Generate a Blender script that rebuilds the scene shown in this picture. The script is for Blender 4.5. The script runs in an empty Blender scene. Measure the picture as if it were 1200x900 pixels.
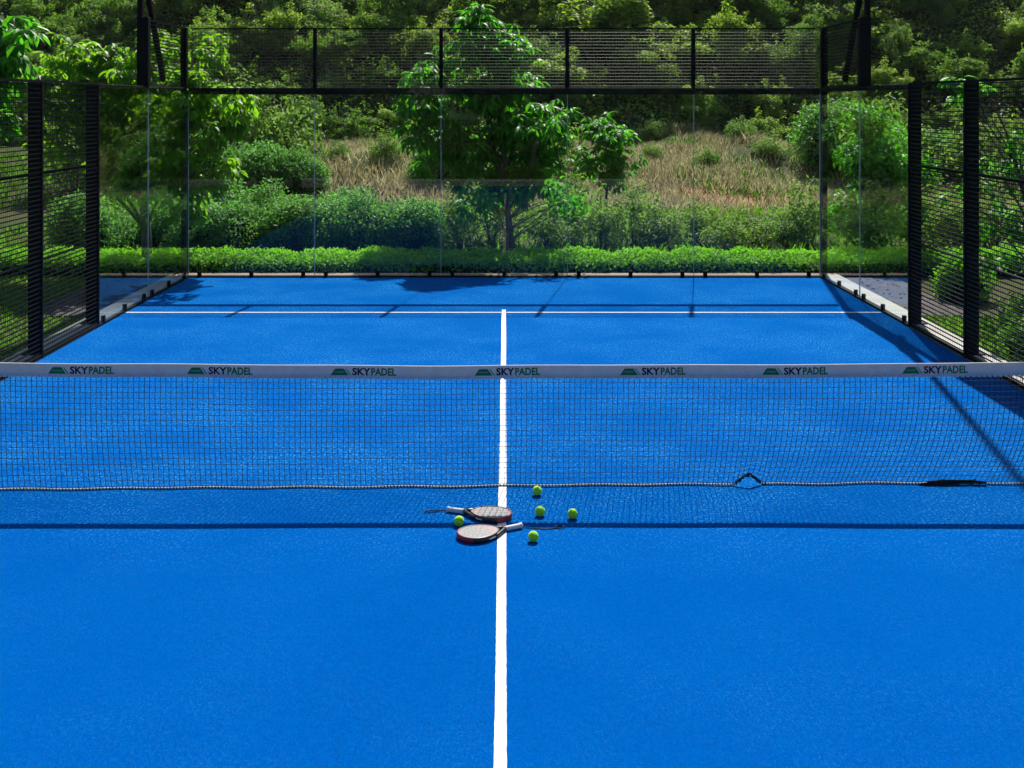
import bpy, math, random
import numpy as np
from mathutils import Vector

random.seed(7)
rng = np.random.default_rng(11)
scene = bpy.context.scene
C = scene.collection

# ------------------------------------------------------------------ camera
F = 1356.0                      # focal length in photo pixels (photo 1200 x 900)
VX, VY = 592.5, 120.0           # vanishing point in the photo
CAM = Vector((0.023, -8.3, 2.77))
cam_data = bpy.data.cameras.new("camera")
cam = bpy.data.objects.new("camera", cam_data)
C.objects.link(cam)
cam.location = CAM
cam.rotation_euler = (math.radians(90), 0, 0)
cam_data.sensor_width = 36.0
cam_data.lens = 36.0 * F / 1200.0
cam_data.shift_x = (600 - VX) / 1200.0
cam_data.shift_y = -(450 - VY) / 1200.0
cam_data.clip_start = 0.1
cam_data.clip_end = 1000
scene.camera = cam

# ------------------------------------------------------------------ light
SUN = Vector((0.147, 0.87, 1.0)).normalized()        # direction towards the sun
elev = math.asin(SUN.z)
azim = math.atan2(SUN.x, SUN.y)
world = bpy.data.worlds.new("World")
scene.world = world
world.use_nodes = True
wn = world.node_tree
sky = wn.nodes.new("ShaderNodeTexSky")
sky.sky_type = 'NISHITA'
sky.sun_disc = False
sky.sun_elevation = elev
sky.sun_rotation = azim
bg = wn.nodes["Background"]
bg.inputs["Strength"].default_value = 0.078
wn.links.new(sky.outputs[0], bg.inputs["Color"])
sun_data = bpy.data.lights.new("sun", 'SUN')
sun_data.energy = 5.0
sun_data.angle = math.radians(0.5)
sun_data.color = (1.0, 0.95, 0.86)
sun = bpy.data.objects.new("sun", sun_data)
C.objects.link(sun)
sun.rotation_euler = SUN.to_track_quat('Z', 'Y').to_euler()
sun.location = (6, 30, 40)

scene.view_settings.view_transform = 'Standard'
scene.view_settings.look = 'None'
scene.view_settings.exposure = 0.7
scene.view_settings.gamma = 1.0
scene.view_settings.use_curve_mapping = False
scene.render.engine = 'CYCLES'
cy = scene.cycles
cy.use_denoising = True
cy.use_adaptive_sampling = True
cy.adaptive_threshold = 0.02
cy.max_bounces = 10
cy.diffuse_bounces = 3
cy.glossy_bounces = 4
cy.transmission_bounces = 4
cy.transparent_max_bounces = 24
cy.sample_clamp_indirect = 6.0
cy.caustics_reflective = True
cy.blur_glossy = 1.0


# ------------------------------------------------------------------ helpers
def at(px, py, z=0.0):
    """a photo pixel on the level z"""
    d = (CAM.z - z) * F / (py - VY)
    return Vector((CAM.x + (px - VX) * d / F, CAM.y + d, z))


def atd(px, py, d):
    """a photo pixel at the distance d"""
    return Vector((CAM.x + (px - VX) * d / F, CAM.y + d, CAM.z - (py - VY) * d / F))


class MB:
    """collects boxes and tubes, links them as one mesh object"""
    def __init__(self):
        self.v, self.f = [], []

    def add(self, v, f):
        o = len(self.v)
        self.v += [tuple(p) for p in v]
        self.f += [tuple(i + o for i in q) for q in f]

    def box(self, x0, x1, y0, y1, z0, z1):
        v = [(x, y, z) for z in (z0, z1) for y in (y0, y1) for x in (x0, x1)]
        self.add(v, [(0, 2, 3, 1), (4, 5, 7, 6), (0, 1, 5, 4), (2, 6, 7, 3), (0, 4, 6, 2), (1, 3, 7, 5)])

    def tube(self, pts, rad, n=6, cap=True, closed=False):
        pts = [Vector(p) for p in pts]
        m = len(pts)
        if not hasattr(rad, '__len__'):
            rad = [rad] * m
        o = len(self.v)
        up = Vector((0, 0, 1))
        for i, p in enumerate(pts):
            if closed:
                t = pts[(i + 1) % m] - pts[i - 1]
            else:
                t = pts[min(i + 1, m - 1)] - pts[max(i - 1, 0)]
            t.normalize()
            ref = up if abs(t.z) < 0.9 else Vector((1, 0, 0))
            a = t.cross(ref).normalized()
            b = t.cross(a).normalized()
            for k in range(n):
                an = 2 * math.pi * (k + 0.5) / n
                q = p + (a * math.cos(an) + b * math.sin(an)) * rad[i]
                self.v.append(tuple(q))
        for i in range(m if closed else m - 1):
            j = (i + 1) % m
            for k in range(n):
                l = (k + 1) % n
                self.f.append((o + i * n + k, o + i * n + l, o + j * n + l, o + j * n + k))
        if cap and not closed:
            self.f.append(tuple(o + k for k in range(n))[::-1])
            self.f.append(tuple(o + (m - 1) * n + k for k in range(n)))

    def build(self, name, mat, parent=None, smooth=False, bevel=0.0):
        me = bpy.data.meshes.new(name)
        me.from_pydata(self.v, [], self.f)
        me.update()
        return link(name, me, mat, parent, smooth, bevel)


def link(name, me, mat, parent=None, smooth=False, bevel=0.0):
    if mat is not None and not me.materials:
        me.materials.append(mat)
    if smooth:
        me.polygons.foreach_set('use_smooth', [True] * len(me.polygons))
    o = bpy.data.objects.new(name, me)
    C.objects.link(o)
    if parent is not None:
        o.parent = parent
    if bevel:
        b = o.modifiers.new("bevel", 'BEVEL')
        b.width = bevel
        b.segments = 2
        b.limit_method = 'ANGLE'
    return o


def tag(o, label, cat, group=None):
    o['label'] = label
    o['category'] = cat
    if group:
        o['group'] = group
    return o


def thing(name, label, cat, loc=(0, 0, 0), group=None, rz=0.0):
    o = bpy.data.objects.new(name, None)
    o.empty_display_size = 0.2
    C.objects.link(o)
    o.location = loc
    o.rotation_euler = (0, 0, rz)
    return tag(o, label, cat, group)


def structure(o):
    o['kind'] = 'structure'
    return o


def stuff(o):
    o['kind'] = 'stuff'
    return o


# ------------------------------------------------------------------ materials
class NT:
    def __init__(self, name):
        self.m = bpy.data.materials.new(name)
        self.m.use_nodes = True
        self.t = self.m.node_tree
        self.b = self.t.nodes["Principled BSDF"]
        self.out = self.t.nodes["Material Output"]

    def n(self, kind, **kw):
        nd = self.t.nodes.new(kind)
        for k, v in kw.items():
            if k in nd.inputs.keys():
                nd.inputs[k].default_value = v
            else:
                setattr(nd, k, v)
        return nd

    def l(self, a, b):
        self.t.links.new(a, b)

    def coord(self, kind='Object'):
        return self.n("ShaderNodeTexCoord").outputs[kind]

    def noise(self, vec, scale, detail=2.0, rough=0.5):
        nd = self.n("ShaderNodeTexNoise")
        nd.inputs["Scale"].default_value = scale
        nd.inputs["Detail"].default_value = detail
        nd.inputs["Roughness"].default_value = rough
        self.l(vec, nd.inputs["Vector"])
        return nd.outputs["Fac"]

    def ramp(self, fac, stops):
        nd = self.n("ShaderNodeValToRGB")
        el = nd.color_ramp.elements
        while len(el) < len(stops):
            el.new(0.5)
        for e, (p, c) in zip(el, stops):
            e.position = p
            e.color = (*c, 1) if len(c) == 3 else c
        self.l(fac, nd.inputs[0])
        return nd.outputs["Color"]

    def mix(self, fac, a, b, mode='MIX'):
        nd = self.n("ShaderNodeMix", data_type='RGBA', blend_type=mode)
        for s, k in ((fac, 0), (a, 6), (b, 7)):
            if isinstance(s, (int, float)):
                nd.inputs[k].default_value = s
            elif isinstance(s, tuple):
                nd.inputs[k].default_value = (*s, 1)
            else:
                self.l(s, nd.inputs[k])
        return nd.outputs[2]

    def bump(self, height, strength, dist=0.01):
        nd = self.n("ShaderNodeBump")
        nd.inputs["Strength"].default_value = strength
        nd.inputs["Distance"].default_value = dist
        self.l(height, nd.inputs["Height"])
        self.l(nd.outputs["Normal"], self.b.inputs["Normal"])

    def set(self, color=None, rough=0.6, spec=0.4, metal=0.0):
        if isinstance(color, tuple):
            self.b.inputs["Base Color"].default_value = (*color, 1)
        elif color is not None:
            self.l(color, self.b.inputs["Base Color"])
        self.b.inputs["Roughness"].default_value = rough
        self.b.inputs["Specular IOR Level"].default_value = spec
        self.b.inputs["Metallic"].default_value = metal
        return self


def simple(name, c, rough=0.6, spec=0.4, var=0.12, scale=9.0, bump=0.15, metal=0.0):
    t = NT(name)
    v = t.coord()
    f = t.noise(v, scale, 4, 0.6)
    lo = tuple(max(0, k * (1 - var)) for k in c)
    hi = tuple(min(1, k * (1 + var)) for k in c)
    t.set(t.ramp(f, [(0.3, lo), (0.7, hi)]), rough, spec, metal)
    if bump:
        t.bump(t.noise(v, scale * 14, 2), bump, 0.004)
    return t.m


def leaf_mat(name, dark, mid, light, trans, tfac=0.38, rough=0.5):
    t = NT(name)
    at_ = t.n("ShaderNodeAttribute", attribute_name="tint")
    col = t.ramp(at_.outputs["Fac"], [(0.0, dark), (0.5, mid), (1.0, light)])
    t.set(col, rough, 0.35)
    tr = t.n("ShaderNodeBsdfTranslucent")
    tcol = t.mix(at_.outputs["Fac"], tuple(k * 0.55 for k in trans), trans)
    t.l(tcol, tr.inputs["Color"])
    mx = t.n("ShaderNodeMixShader")
    mx.inputs[0].default_value = tfac
    t.l(t.b.outputs[0], mx.inputs[1])
    t.l(tr.outputs[0], mx.inputs[2])
    t.l(mx.outputs[0], t.out.inputs["Surface"])
    return t.m


def turf_material():
    t = NT("blue_turf")
    v = t.coord()
    # fibres brushed along the court, and silica sand caught between them
    mp = t.n("ShaderNodeMapping")
    mp.inputs["Scale"].default_value = (1, 0.45, 1)
    t.l(v, mp.inputs["Vector"])
    b_ = mp.outputs[0]
    fine = t.noise(b_, 210.0, 3, 0.7)
    mid = t.noise(b_, 62.0, 3, 0.7)
    broad = t.noise(b_, 21.0, 3, 0.65)
    patch = t.noise(v, 0.5, 5, 0.62)
    base = t.ramp(mid, [(0.25, (0.0001, 0.067, 0.312)), (0.75, (0.0002, 0.099, 0.398))])
    base = t.mix(t.ramp(broad, [(0.34, (0.4, 0.4, 0.4)), (0.6, (0, 0, 0))]), base, (0.0001, 0.064, 0.303))
    base = t.mix(t.ramp(patch, [(0.34, (0.0, 0.0, 0.0)), (0.70, (0.5, 0.5, 0.5))]), base, (0.0002, 0.097, 0.392))
    base = t.mix(t.ramp(fine, [(0.36, (0.7, 0.7, 0.7)), (0.60, (0.0, 0.0, 0.0))]), base,
                 t.mix(1.0, base, (0.70, 0.72, 0.76), 'MULTIPLY'))
    # sand specks, thickened beyond the net to paint in the glint of backlit fibres
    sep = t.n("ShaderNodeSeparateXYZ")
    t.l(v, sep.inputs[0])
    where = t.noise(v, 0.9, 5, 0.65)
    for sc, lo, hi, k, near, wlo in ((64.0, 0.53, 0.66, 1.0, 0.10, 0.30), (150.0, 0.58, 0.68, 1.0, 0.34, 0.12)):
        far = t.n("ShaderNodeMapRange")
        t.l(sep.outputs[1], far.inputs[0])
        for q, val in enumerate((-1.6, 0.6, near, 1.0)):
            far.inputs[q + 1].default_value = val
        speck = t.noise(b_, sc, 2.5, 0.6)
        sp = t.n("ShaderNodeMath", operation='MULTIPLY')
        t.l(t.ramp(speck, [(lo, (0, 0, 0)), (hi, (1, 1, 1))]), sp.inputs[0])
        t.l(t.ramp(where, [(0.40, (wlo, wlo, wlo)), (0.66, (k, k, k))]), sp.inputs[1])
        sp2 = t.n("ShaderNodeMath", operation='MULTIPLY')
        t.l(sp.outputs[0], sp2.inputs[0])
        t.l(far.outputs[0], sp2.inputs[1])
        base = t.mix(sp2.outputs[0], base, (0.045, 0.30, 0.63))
    t.set(base, 0.8, 0.0)
    add = t.n("ShaderNodeMath", operation='ADD')
    t.l(fine, add.inputs[0])
    t.l(mid, add.inputs[1])
    t.bump(add.outputs[0], 0.6, 0.012)
    return t.m


def line_material():
    t = NT("white_turf_line")
    v = t.coord()
    f = t.noise(v, 120.0, 3, 0.7)
    w = t.noise(v, 3.0, 4, 0.6)
    c = t.ramp(f, [(0.3, (0.50, 0.53, 0.58)), (0.6, (0.74, 0.76, 0.78))])
    c = t.mix(t.ramp(w, [(0.45, (0, 0, 0)), (0.8, (0.25, 0.25, 0.25))]), c, (0.45, 0.55, 0.72))
    t.set(c, 0.7, 0.2)
    t.bump(f, 0.5, 0.01)
    return t.m


def glass_material():
    t = NT("clear_glass")
    lw = t.n("ShaderNodeLayerWeight")
    lw.inputs["Blend"].default_value = 0.5
    p = t.n("ShaderNodeMath", operation='POWER')
    t.l(lw.outputs["Facing"], p.inputs[0])
    p.inputs[1].default_value = 5.5
    ma = t.n("ShaderNodeMath", operation='MULTIPLY_ADD')
    t.l(p.outputs[0], ma.inputs[0])
    ma.inputs[1].default_value = 0.82
    ma.inputs[2].default_value = 0.0145
    tr = t.n("ShaderNodeBsdfTransparent")
    tr.inputs["Color"].default_value = (0.955, 0.985, 0.97, 1)
    gl = t.n("ShaderNodeBsdfGlossy")
    gl.inputs["Roughness"].default_value = 0.0
    gl.inputs["Color"].default_value = (1, 1, 1, 1)
    mx = t.n("ShaderNodeMixShader")
    t.l(ma.outputs[0], mx.inputs[0])
    t.l(tr.outputs[0], mx.inputs[1])
    t.l(gl.outputs[0], mx.inputs[2])
    t.l(mx.outputs[0], t.out.inputs["Surface"])
    return t.m


def ground_material():
    t = NT("earth_and_low_growth")
    v = t.coord()
    a = t.noise(v, 0.35, 6, 0.65)
    b = t.noise(v, 6.0, 5, 0.7)
    c = t.ramp(b, [(0.3, (0.028, 0.040, 0.012)), (0.55, (0.062, 0.066, 0.024)), (0.8, (0.13, 0.10, 0.05))])
    c = t.mix(t.ramp(a, [(0.42, (0, 0, 0)), (0.6, (1, 1, 1))]), c, (0.035, 0.055, 0.014))
    # bare reddish soil bank beyond the right half of the court
    at_ = t.n("ShaderNodeAttribute", attribute_name="soil")
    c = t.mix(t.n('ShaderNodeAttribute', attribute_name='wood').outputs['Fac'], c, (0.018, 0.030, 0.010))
    c = t.mix(at_.outputs["Fac"], c, t.ramp(b, [(0.3, (0.20, 0.10, 0.055)), (0.7, (0.36, 0.20, 0.12))]))
    t.set(c, 0.95, 0.1)
    t.bump(b, 0.8, 0.05)
    return t.m


def paving_material():
    t = NT("grey_paving")
    v = t.coord()
    a = t.noise(v, 1.2, 5, 0.6)
    b = t.noise(v, 60, 3, 0.6)
    c = t.ramp(a, [(0.3, (0.035, 0.031, 0.033)), (0.7, (0.075, 0.066, 0.068))])
    c = t.mix(0.35, c, t.ramp(b, [(0.3, (0.03, 0.028, 0.03)), (0.7, (0.10, 0.09, 0.09))]))
    t.set(c, 0.85, 0.25)
    t.bump(b, 0.3, 0.01)
    return t.m


def concrete_material(name, lo, hi):
    t = NT(name)
    v = t.coord()
    a = t.noise(v, 2.2, 6, 0.7)
    b = t.noise(v, 90, 3, 0.6)
    c = t.ramp(a, [(0.3, lo), (0.7, hi)])
    t.set(c, 0.9, 0.2)
    t.bump(b, 0.3, 0.006)
    return t.m


def bark_material(name, lo, hi):
    t = NT(name)
    v = t.coord()
    mp = t.n("ShaderNodeMapping")
    mp.inputs["Scale"].default_value = (1, 1, 0.25)
    t.l(v, mp.inputs["Vector"])
    a = t.noise(mp.outputs[0], 26, 5, 0.7)
    t.set(t.ramp(a, [(0.3, lo), (0.7, hi)]), 0.9, 0.15)
    t.bump(a, 0.7, 0.02)
    return t.m


M = {}
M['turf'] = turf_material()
M['line'] = line_material()
M['glass'] = glass_material()
M['ground'] = ground_material()
M['paving'] = paving_material()
M['plinth'] = concrete_material("pale_concrete", (0.34, 0.33, 0.31), (0.50, 0.49, 0.46))
M['terrace'] = concrete_material("terrace_concrete", (0.27, 0.26, 0.24), (0.36, 0.35, 0.33))
M['path'] = concrete_material("pinkish_path", (0.17, 0.12, 0.10), (0.27, 0.20, 0.165))
M['black'] = simple("black_powder_coat", (0.0035, 0.0035, 0.0042), 0.6, 0.10, 0.2, 5, 0.08)
M['wire'] = simple("black_wire", (0.010, 0.010, 0.011), 0.5, 0.14, 0.2, 7, 0.0)
M['seal'] = simple("glass_edge", (0.30, 0.34, 0.32), 0.35, 0.5, 0.1, 6, 0.0)
_t = NT("white_tape_fabric")
_v = _t.coord()
_t.set(_t.ramp(_t.noise(_v, 14, 4, .6), [(0.3, (0.46, 0.47, 0.49)), (0.7, (0.57, 0.58, 0.60))]), 0.8, 0.2)
_t.bump(_t.noise(_v, 200, 2), 0.3, 0.003)
_tr = _t.n("ShaderNodeBsdfTranslucent"); _tr.inputs["Color"].default_value = (0.80, 0.76, 0.72, 1)
_mx = _t.n("ShaderNodeMixShader"); _mx.inputs[0].default_value = 0.14
_t.l(_t.b.outputs[0], _mx.inputs[1]); _t.l(_tr.outputs[0], _mx.inputs[2]); _t.l(_mx.outputs[0], _t.out.inputs["Surface"])
M['tape'] = _t.m
M['cord'] = simple("black_net_cord", (0.010, 0.016, 0.018), 0.75, 0.2, 0.2, 20, 0.0)
M['rope'] = simple("pale_hem_rope", (0.62, 0.62, 0.56), 0.85, 0.2, 0.25, 30, 0.2)
M['navy'] = simple("navy_print", (0.012, 0.014, 0.05), 0.7, 0.2, 0.1, 20, 0.0)
M['green_print'] = simple("green_print", (0.008, 0.15, 0.075), 0.7, 0.2, 0.1, 20, 0.0)
M['pale_print'] = simple("pale_green_print", (0.13, 0.30, 0.22), 0.7, 0.2, 0.1, 20, 0.0)
M['bark'] = bark_material("brown_bark", (0.05, 0.036, 0.026), (0.16, 0.12, 0.09))
M['bark_grey'] = bark_material("grey_bark", (0.05, 0.047, 0.04), (0.17, 0.155, 0.13))
M['core'] = simple("shade_core", (0.013, 0.016, 0.008), 0.95, 0.05, 0.4, 12, 0.5)  # dark fill for the solid cores added inside shrubs and hedges

M['leaf_mango'] = leaf_mat("broad_drooping_leaf", (0.010, 0.052, 0.006), (0.030, 0.125, 0.009), (0.075, 0.240, 0.015), (0.14, 0.62, 0.015), 0.46, 0.5)
M['leaf_tree'] = leaf_mat("fresh_tree_leaf", (0.018, 0.064, 0.006), (0.052, 0.150, 0.010), (0.125, 0.270, 0.018), (0.34, 0.76, 0.02), 0.46, 0.5)
M['leaf_hedge'] = leaf_mat("hedge_leaf", (0.024, 0.090, 0.008), (0.058, 0.205, 0.012), (0.140, 0.360, 0.022), (0.30, 0.80, 0.02), 0.40, 0.6)
M['leaf_bush'] = leaf_mat("bush_leaf", (0.018, 0.074, 0.014), (0.055, 0.165, 0.028), (0.140, 0.310, 0.070), (0.24, 0.66, 0.07), 0.40, 0.55)
M['leaf_wild'] = leaf_mat("wild_shrub_leaf", (0.024, 0.062, 0.014), (0.070, 0.140, 0.030), (0.200, 0.300, 0.085), (0.32, 0.58, 0.07), 0.42, 0.6)
M['leaf_far'] = leaf_mat("hillside_leaf", (0.014, 0.044, 0.010), (0.042, 0.105, 0.018), (0.120, 0.225, 0.038), (0.26, 0.54, 0.035), 0.40, 0.65)
M['leaf_vine'] = leaf_mat("yellow_green_vine_leaf", (0.030, 0.070, 0.010), (0.095, 0.180, 0.020), (0.220, 0.330, 0.045), (0.42, 0.70, 0.04), 0.42, 0.6)
M['straw'] = leaf_mat("dry_grass_blade", (0.240, 0.225, 0.110), (0.430, 0.385, 0.210), (0.600, 0.520, 0.330), (0.82, 0.74, 0.46), 0.58, 0.9)
M['grass'] = leaf_mat("green_grass_blade", (0.022, 0.080, 0.008), (0.060, 0.170, 0.014), (0.120, 0.280, 0.028), (0.26, 0.66, 0.02), 0.40, 0.7)
M['litter'] = leaf_mat("rust_brown_leaf", (0.06, 0.03, 0.014), (0.14, 0.07, 0.035), (0.24, 0.13, 0.06), (0.25, 0.12, 0.04), 0.25, 0.7)


# ------------------------------------------------------------------ the ground
def H(x, y):
    """terrain height: flat round the court, a bank behind, then the hillside"""
    d = y - CAM.y

    def ss(a, b, t):
        t = np.clip((t - a) / (b - a), 0, 1)
        return t * t * (3 - 2 * t)
    h = -0.06 + 0.0 * x
    wob = 0.8 * np.sin(x * 0.23 + 1.0) + 0.5 * np.sin(x * 0.61 + 0.4)
    h = h + 0.60 * ss(31 + wob, 38 + wob, d) + 0.42 * ss(38, 47, d)
    h = h + 0.55 * np.exp(-(((x + 4.3) / 2.6) ** 2 + ((d - 37.5) / 3.0) ** 2)) + 0.75 * np.exp(-(((x - 7.2) / 3.2) ** 2 + ((d - 39.0) / 3.2) ** 2))
    h = h + np.maximum(0, d - 46.0) * 0.56 + ss(46, 52, d) * (0.7 * np.sin(x * 0.37 + d * 0.21) + 0.45 * np.sin(x * 0.83 - d * 0.5))
    h = h + ss(30, 40, d) * (0.18 * np.sin(x * 0.9 + d * 0.3) + 0.12 * np.sin(x * 1.7 - d * 0.8))
    return h


def hz(x, y):
    return float(H(np.float64(x), np.float64(y)))


xs = np.concatenate([np.linspace(-160, -34, 18), np.linspace(-32, 32, 90), np.linspace(34, 160, 18)])
ys = np.concatenate([np.linspace(-160, 8, 18), np.linspace(10, 62, 90), np.linspace(64, 190, 26)])
X, Y = np.meshgrid(xs, ys)
Z = H(X, Y)
nx, ny = len(xs), len(ys)
V = np.stack([X, Y, Z], -1).reshape(-1, 3)
Fc = [(j * nx + i, j * nx + i + 1, (j + 1) * nx + i + 1, (j + 1) * nx + i) for j in range(ny - 1) for i in range(nx - 1)]
me = bpy.data.meshes.new("ground")
me.from_pydata(V.tolist(), [], Fc)
soil = np.exp(-(((V[:, 0] - 7.4) / 2.8) ** 2 + ((V[:, 1] - 24.6) / 2.0) ** 2)) * 1.35
soil += np.exp(-(((V[:, 0] - 11.5) / 2.2) ** 2 + ((V[:, 1] - 22.0) / 3.0) ** 2)) * 0.9
att = me.attributes.new("soil", 'FLOAT', 'POINT')
att.data.foreach_set('value', np.clip(soil, 0, 1).astype(np.float32))
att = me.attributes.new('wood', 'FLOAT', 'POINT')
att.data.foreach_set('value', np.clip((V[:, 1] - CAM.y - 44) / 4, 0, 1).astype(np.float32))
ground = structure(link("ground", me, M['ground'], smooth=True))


def slab(name, mat, x0, x1, y0, y1, z0, z1, bevel=0.0):
    b = MB()
    b.box(x0, x1, y0, y1, z0, z1)
    return structure(b.build(name, mat, bevel=bevel))


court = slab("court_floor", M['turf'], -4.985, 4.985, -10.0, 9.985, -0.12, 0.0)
def turf_strip(name, a0, a1, c0, c1, axis):
    """inlaid strip whose fibre edges wander by a millimetre or two"""
    n_ = int((a1 - a0) / 0.03)
    vs, fs = [], []
    for i in range(n_ + 1):
        a = a0 + (a1 - a0) * i / n_
        e0 = c0 + random.uniform(-0.0011, 0.0011) + 0.0015 * math.sin(a * 1.7)
        e1 = c1 + random.uniform(-0.0011, 0.0011) + 0.0015 * math.sin(a * 1.3 + 1)
        for e in (e0, e1):
            vs.append((e, a, 0.004) if axis == 'y' else (a, e, 0.004))
    for i in range(n_):
        q = (2 * i, 2 * i + 1, 2 * i + 3, 2 * i + 2)
        fs.append(q if axis == 'y' else q[::-1])
    m_ = bpy.data.meshes.new(name); m_.from_pydata(vs, [], fs)
    return link(name, m_, M['line'], court)


turf_strip("centre_line", -7.15, 7.15, -0.0275, 0.0275, 'y')
for s in (1, -1):
    for x0, x1 in ((-4.98, -0.032), (0.032, 4.98)):
        turf_strip("service_line", x0, x1, s * 6.95 - 0.025, s * 6.95 + 0.025, 'x')

# concrete ring beam round the court, in cast lengths
for s in (-1, 1):
    x0, x1 = (5.03, 5.30) if s > 0 else (-5.30, -5.03)
    slab("concrete_kerb", M['plinth'], x0, x1, -10.0, 10.02, -0.12, 0.045, 0.008)
slab("concrete_kerb", M['path'], -5.31, 5.31, 10.035, 10.26, -0.12, 0.035, 0.008)
slab("pavement", M['paving'], -6.40, -5.315, 6.9, 10.2, -0.12, -0.03, 0.01)
slab("pavement", M['paving'], 5.315, 6.25, 6.9, 10.2, -0.12, -0.03, 0.01)
slab("path", M['path'], -16.0, -6.9, 11.3, 12.6, -0.12, -0.035, 0.01)
slab("terrace", M['terrace'], -12.0, 12.0, -13.5, -10.05, -0.12, -0.004)

# ------------------------------------------------------------------ glass walls
PANE_T = 0.012


def pane_mesh(name, axis, w, h):
    b = MB()
    if axis == 'x':
        b.box(-w / 2, w / 2, -PANE_T / 2, PANE_T / 2, 0, h)
    else:
        b.box(-PANE_T / 2, PANE_T / 2, -w / 2, w / 2, 0, h)
    me_ = bpy.data.meshes.new(name)
    me_.from_pydata(b.v, [], b.f)
    me_.materials.append(M['glass'])
    return me_


def clamp_mesh(axis):
    b = MB()
    for (a0, a1, c0, c1, z0, z1) in ((-0.03, 0.03, -0.020, -0.0075, -0.02, 0.075), (-0.03, 0.03, 0.0075, 0.020, -0.02, 0.075),
                                     (-0.012, 0.012, -0.028, -0.0205, 0.03, 0.054)):
        if axis == 'x':
            b.box(a0, a1, c0, c1, z0, z1)
        else:
            b.box(c0, c1, a0, a1, z0, z1)
    me_ = bpy.data.meshes.new("clamp")
    me_.from_pydata(b.v, [], b.f)
    me_.materials.append(M['black'])
    return me_


WALL_H = 3.0
pm_x, pm_y = pane_mesh("pane", 'x', 1.988, 2.955), pane_mesh("pane", 'y', 1.988, 2.955)
cm_x, cm_y = clamp_mesh('x'), clamp_mesh('y')
YB = 10.01

back = thing("glass_wall", "five pane clear glass wall across the end of the court under the hedge view", "glass wall", (0, YB, 0))
back['label'] = "wide five pane clear glass wall closing the far end of the blue court"
for k in range(5):
    p = link("pane", pm_x, M['glass'], back)
    p.location = (-4.0 + 2.0 * k, 0, 0.03)
    for dx in (-0.82, 0.0, 0.82):
        c = link("clamp", cm_x, M['black'], p)
        c.location = (dx, 0, 0)
for k in range(6):
    b = MB(); x = -5.0 + 2.0 * k
    x = max(-4.996, min(4.996, x))
    b.box(x - 0.0045, x + 0.0045, -0.0085, 0.0085, 0.03, 2.90)
    b.build("joint_seal", M['seal'], back)
b = MB(); b.box(-5.0, 5.0, -0.022, 0.022, 0.002, 0.026)
b.build("base_channel", M['black'], back)
b = MB(); b.box(-5.0, 5.0, 0.012, 0.09, 2.895, 3.0)
b.build("top_beam", M['black'], back, bevel=0.004)
for s in (-1, 1):
    b = MB(); b.box(s * 5.075 - 0.045, s * 5.075 + 0.045, 0.02, 0.11, -0.1, 3.955)
    b.build("corner_post", M['black'], back, bevel=0.004)

for s in (-1, 1):
    side = "right" if s > 0 else "left"
    w = thing("glass_wall", "", "glass wall", (s * 5.01, 0, 0))
    w['label'] = ("two pane side glass wall beside the leafy tree and the dark slate paving" if s > 0
                  else "two pane side glass wall with the bright reflected streak along its foot")
    for k in range(2):
        p = link("pane", pm_y, M['glass'], w)
        p.location = (0, 7.0 + 2.0 * k - 0.005, 0.03)
        for dy in (-0.82, 0.0, 0.82):
            c = link("clamp", cm_y, M['black'], p)
            c.location = (0, dy, 0)
    b = MB(); b.box(-0.0075, 0.0075, 7.990, 7.999, 0.03, 2.93)
    b.build("joint_seal", M['seal'], w)
    b = MB(); b.box(-0.017, 0.017, 6.0, 9.98, 0.002, 0.026)
    b.build("base_channel", M['black'], w)
    t_ = 0.065 if s > 0 else 0.03
    b = MB()
    xo = 0.012 if s > 0 else -0.09
    b.box(xo, xo + 0.078, 6.05, 10.01, 3.0 - t_, 3.0)
    b.build("top_beam", M['black'], w, bevel=0.003)


# ------------------------------------------------------------------ mesh fences
def wire_panel(axis, a0, a1, z0, z1, fixed, th, tw, pitch=0.05, depth=0.010):
    """welded wire: horizontals th tall, verticals tw wide; runs along the axis at the fixed other coordinate"""
    b = MB()
    nz = int(round((z1 - z0) / pitch))
    for i in range(nz + 1):
        z = z0 + (z1 - z0) * i / nz
        if axis == 'y':
            b.box(fixed - depth / 2, fixed + depth / 2, a0, a1, z - th / 2, z + th / 2)
        else:
            b.box(a0, a1, fixed - depth / 2, fixed + depth / 2, z - th / 2, z + th / 2)
    na = int(round((a1 - a0) / pitch))
    for i in range(na + 1):
        a = a0 + (a1 - a0) * i / na
        if axis == 'y':
            b.box(fixed + depth / 2 + 0.0005, fixed + depth / 2 + tw, a - tw / 2, a + tw / 2, z0, z1)
        else:
            b.box(a - tw / 2, a + tw / 2, fixed + depth / 2 + 0.0005, fixed + depth / 2 + tw, z0, z1)
    return b


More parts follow.
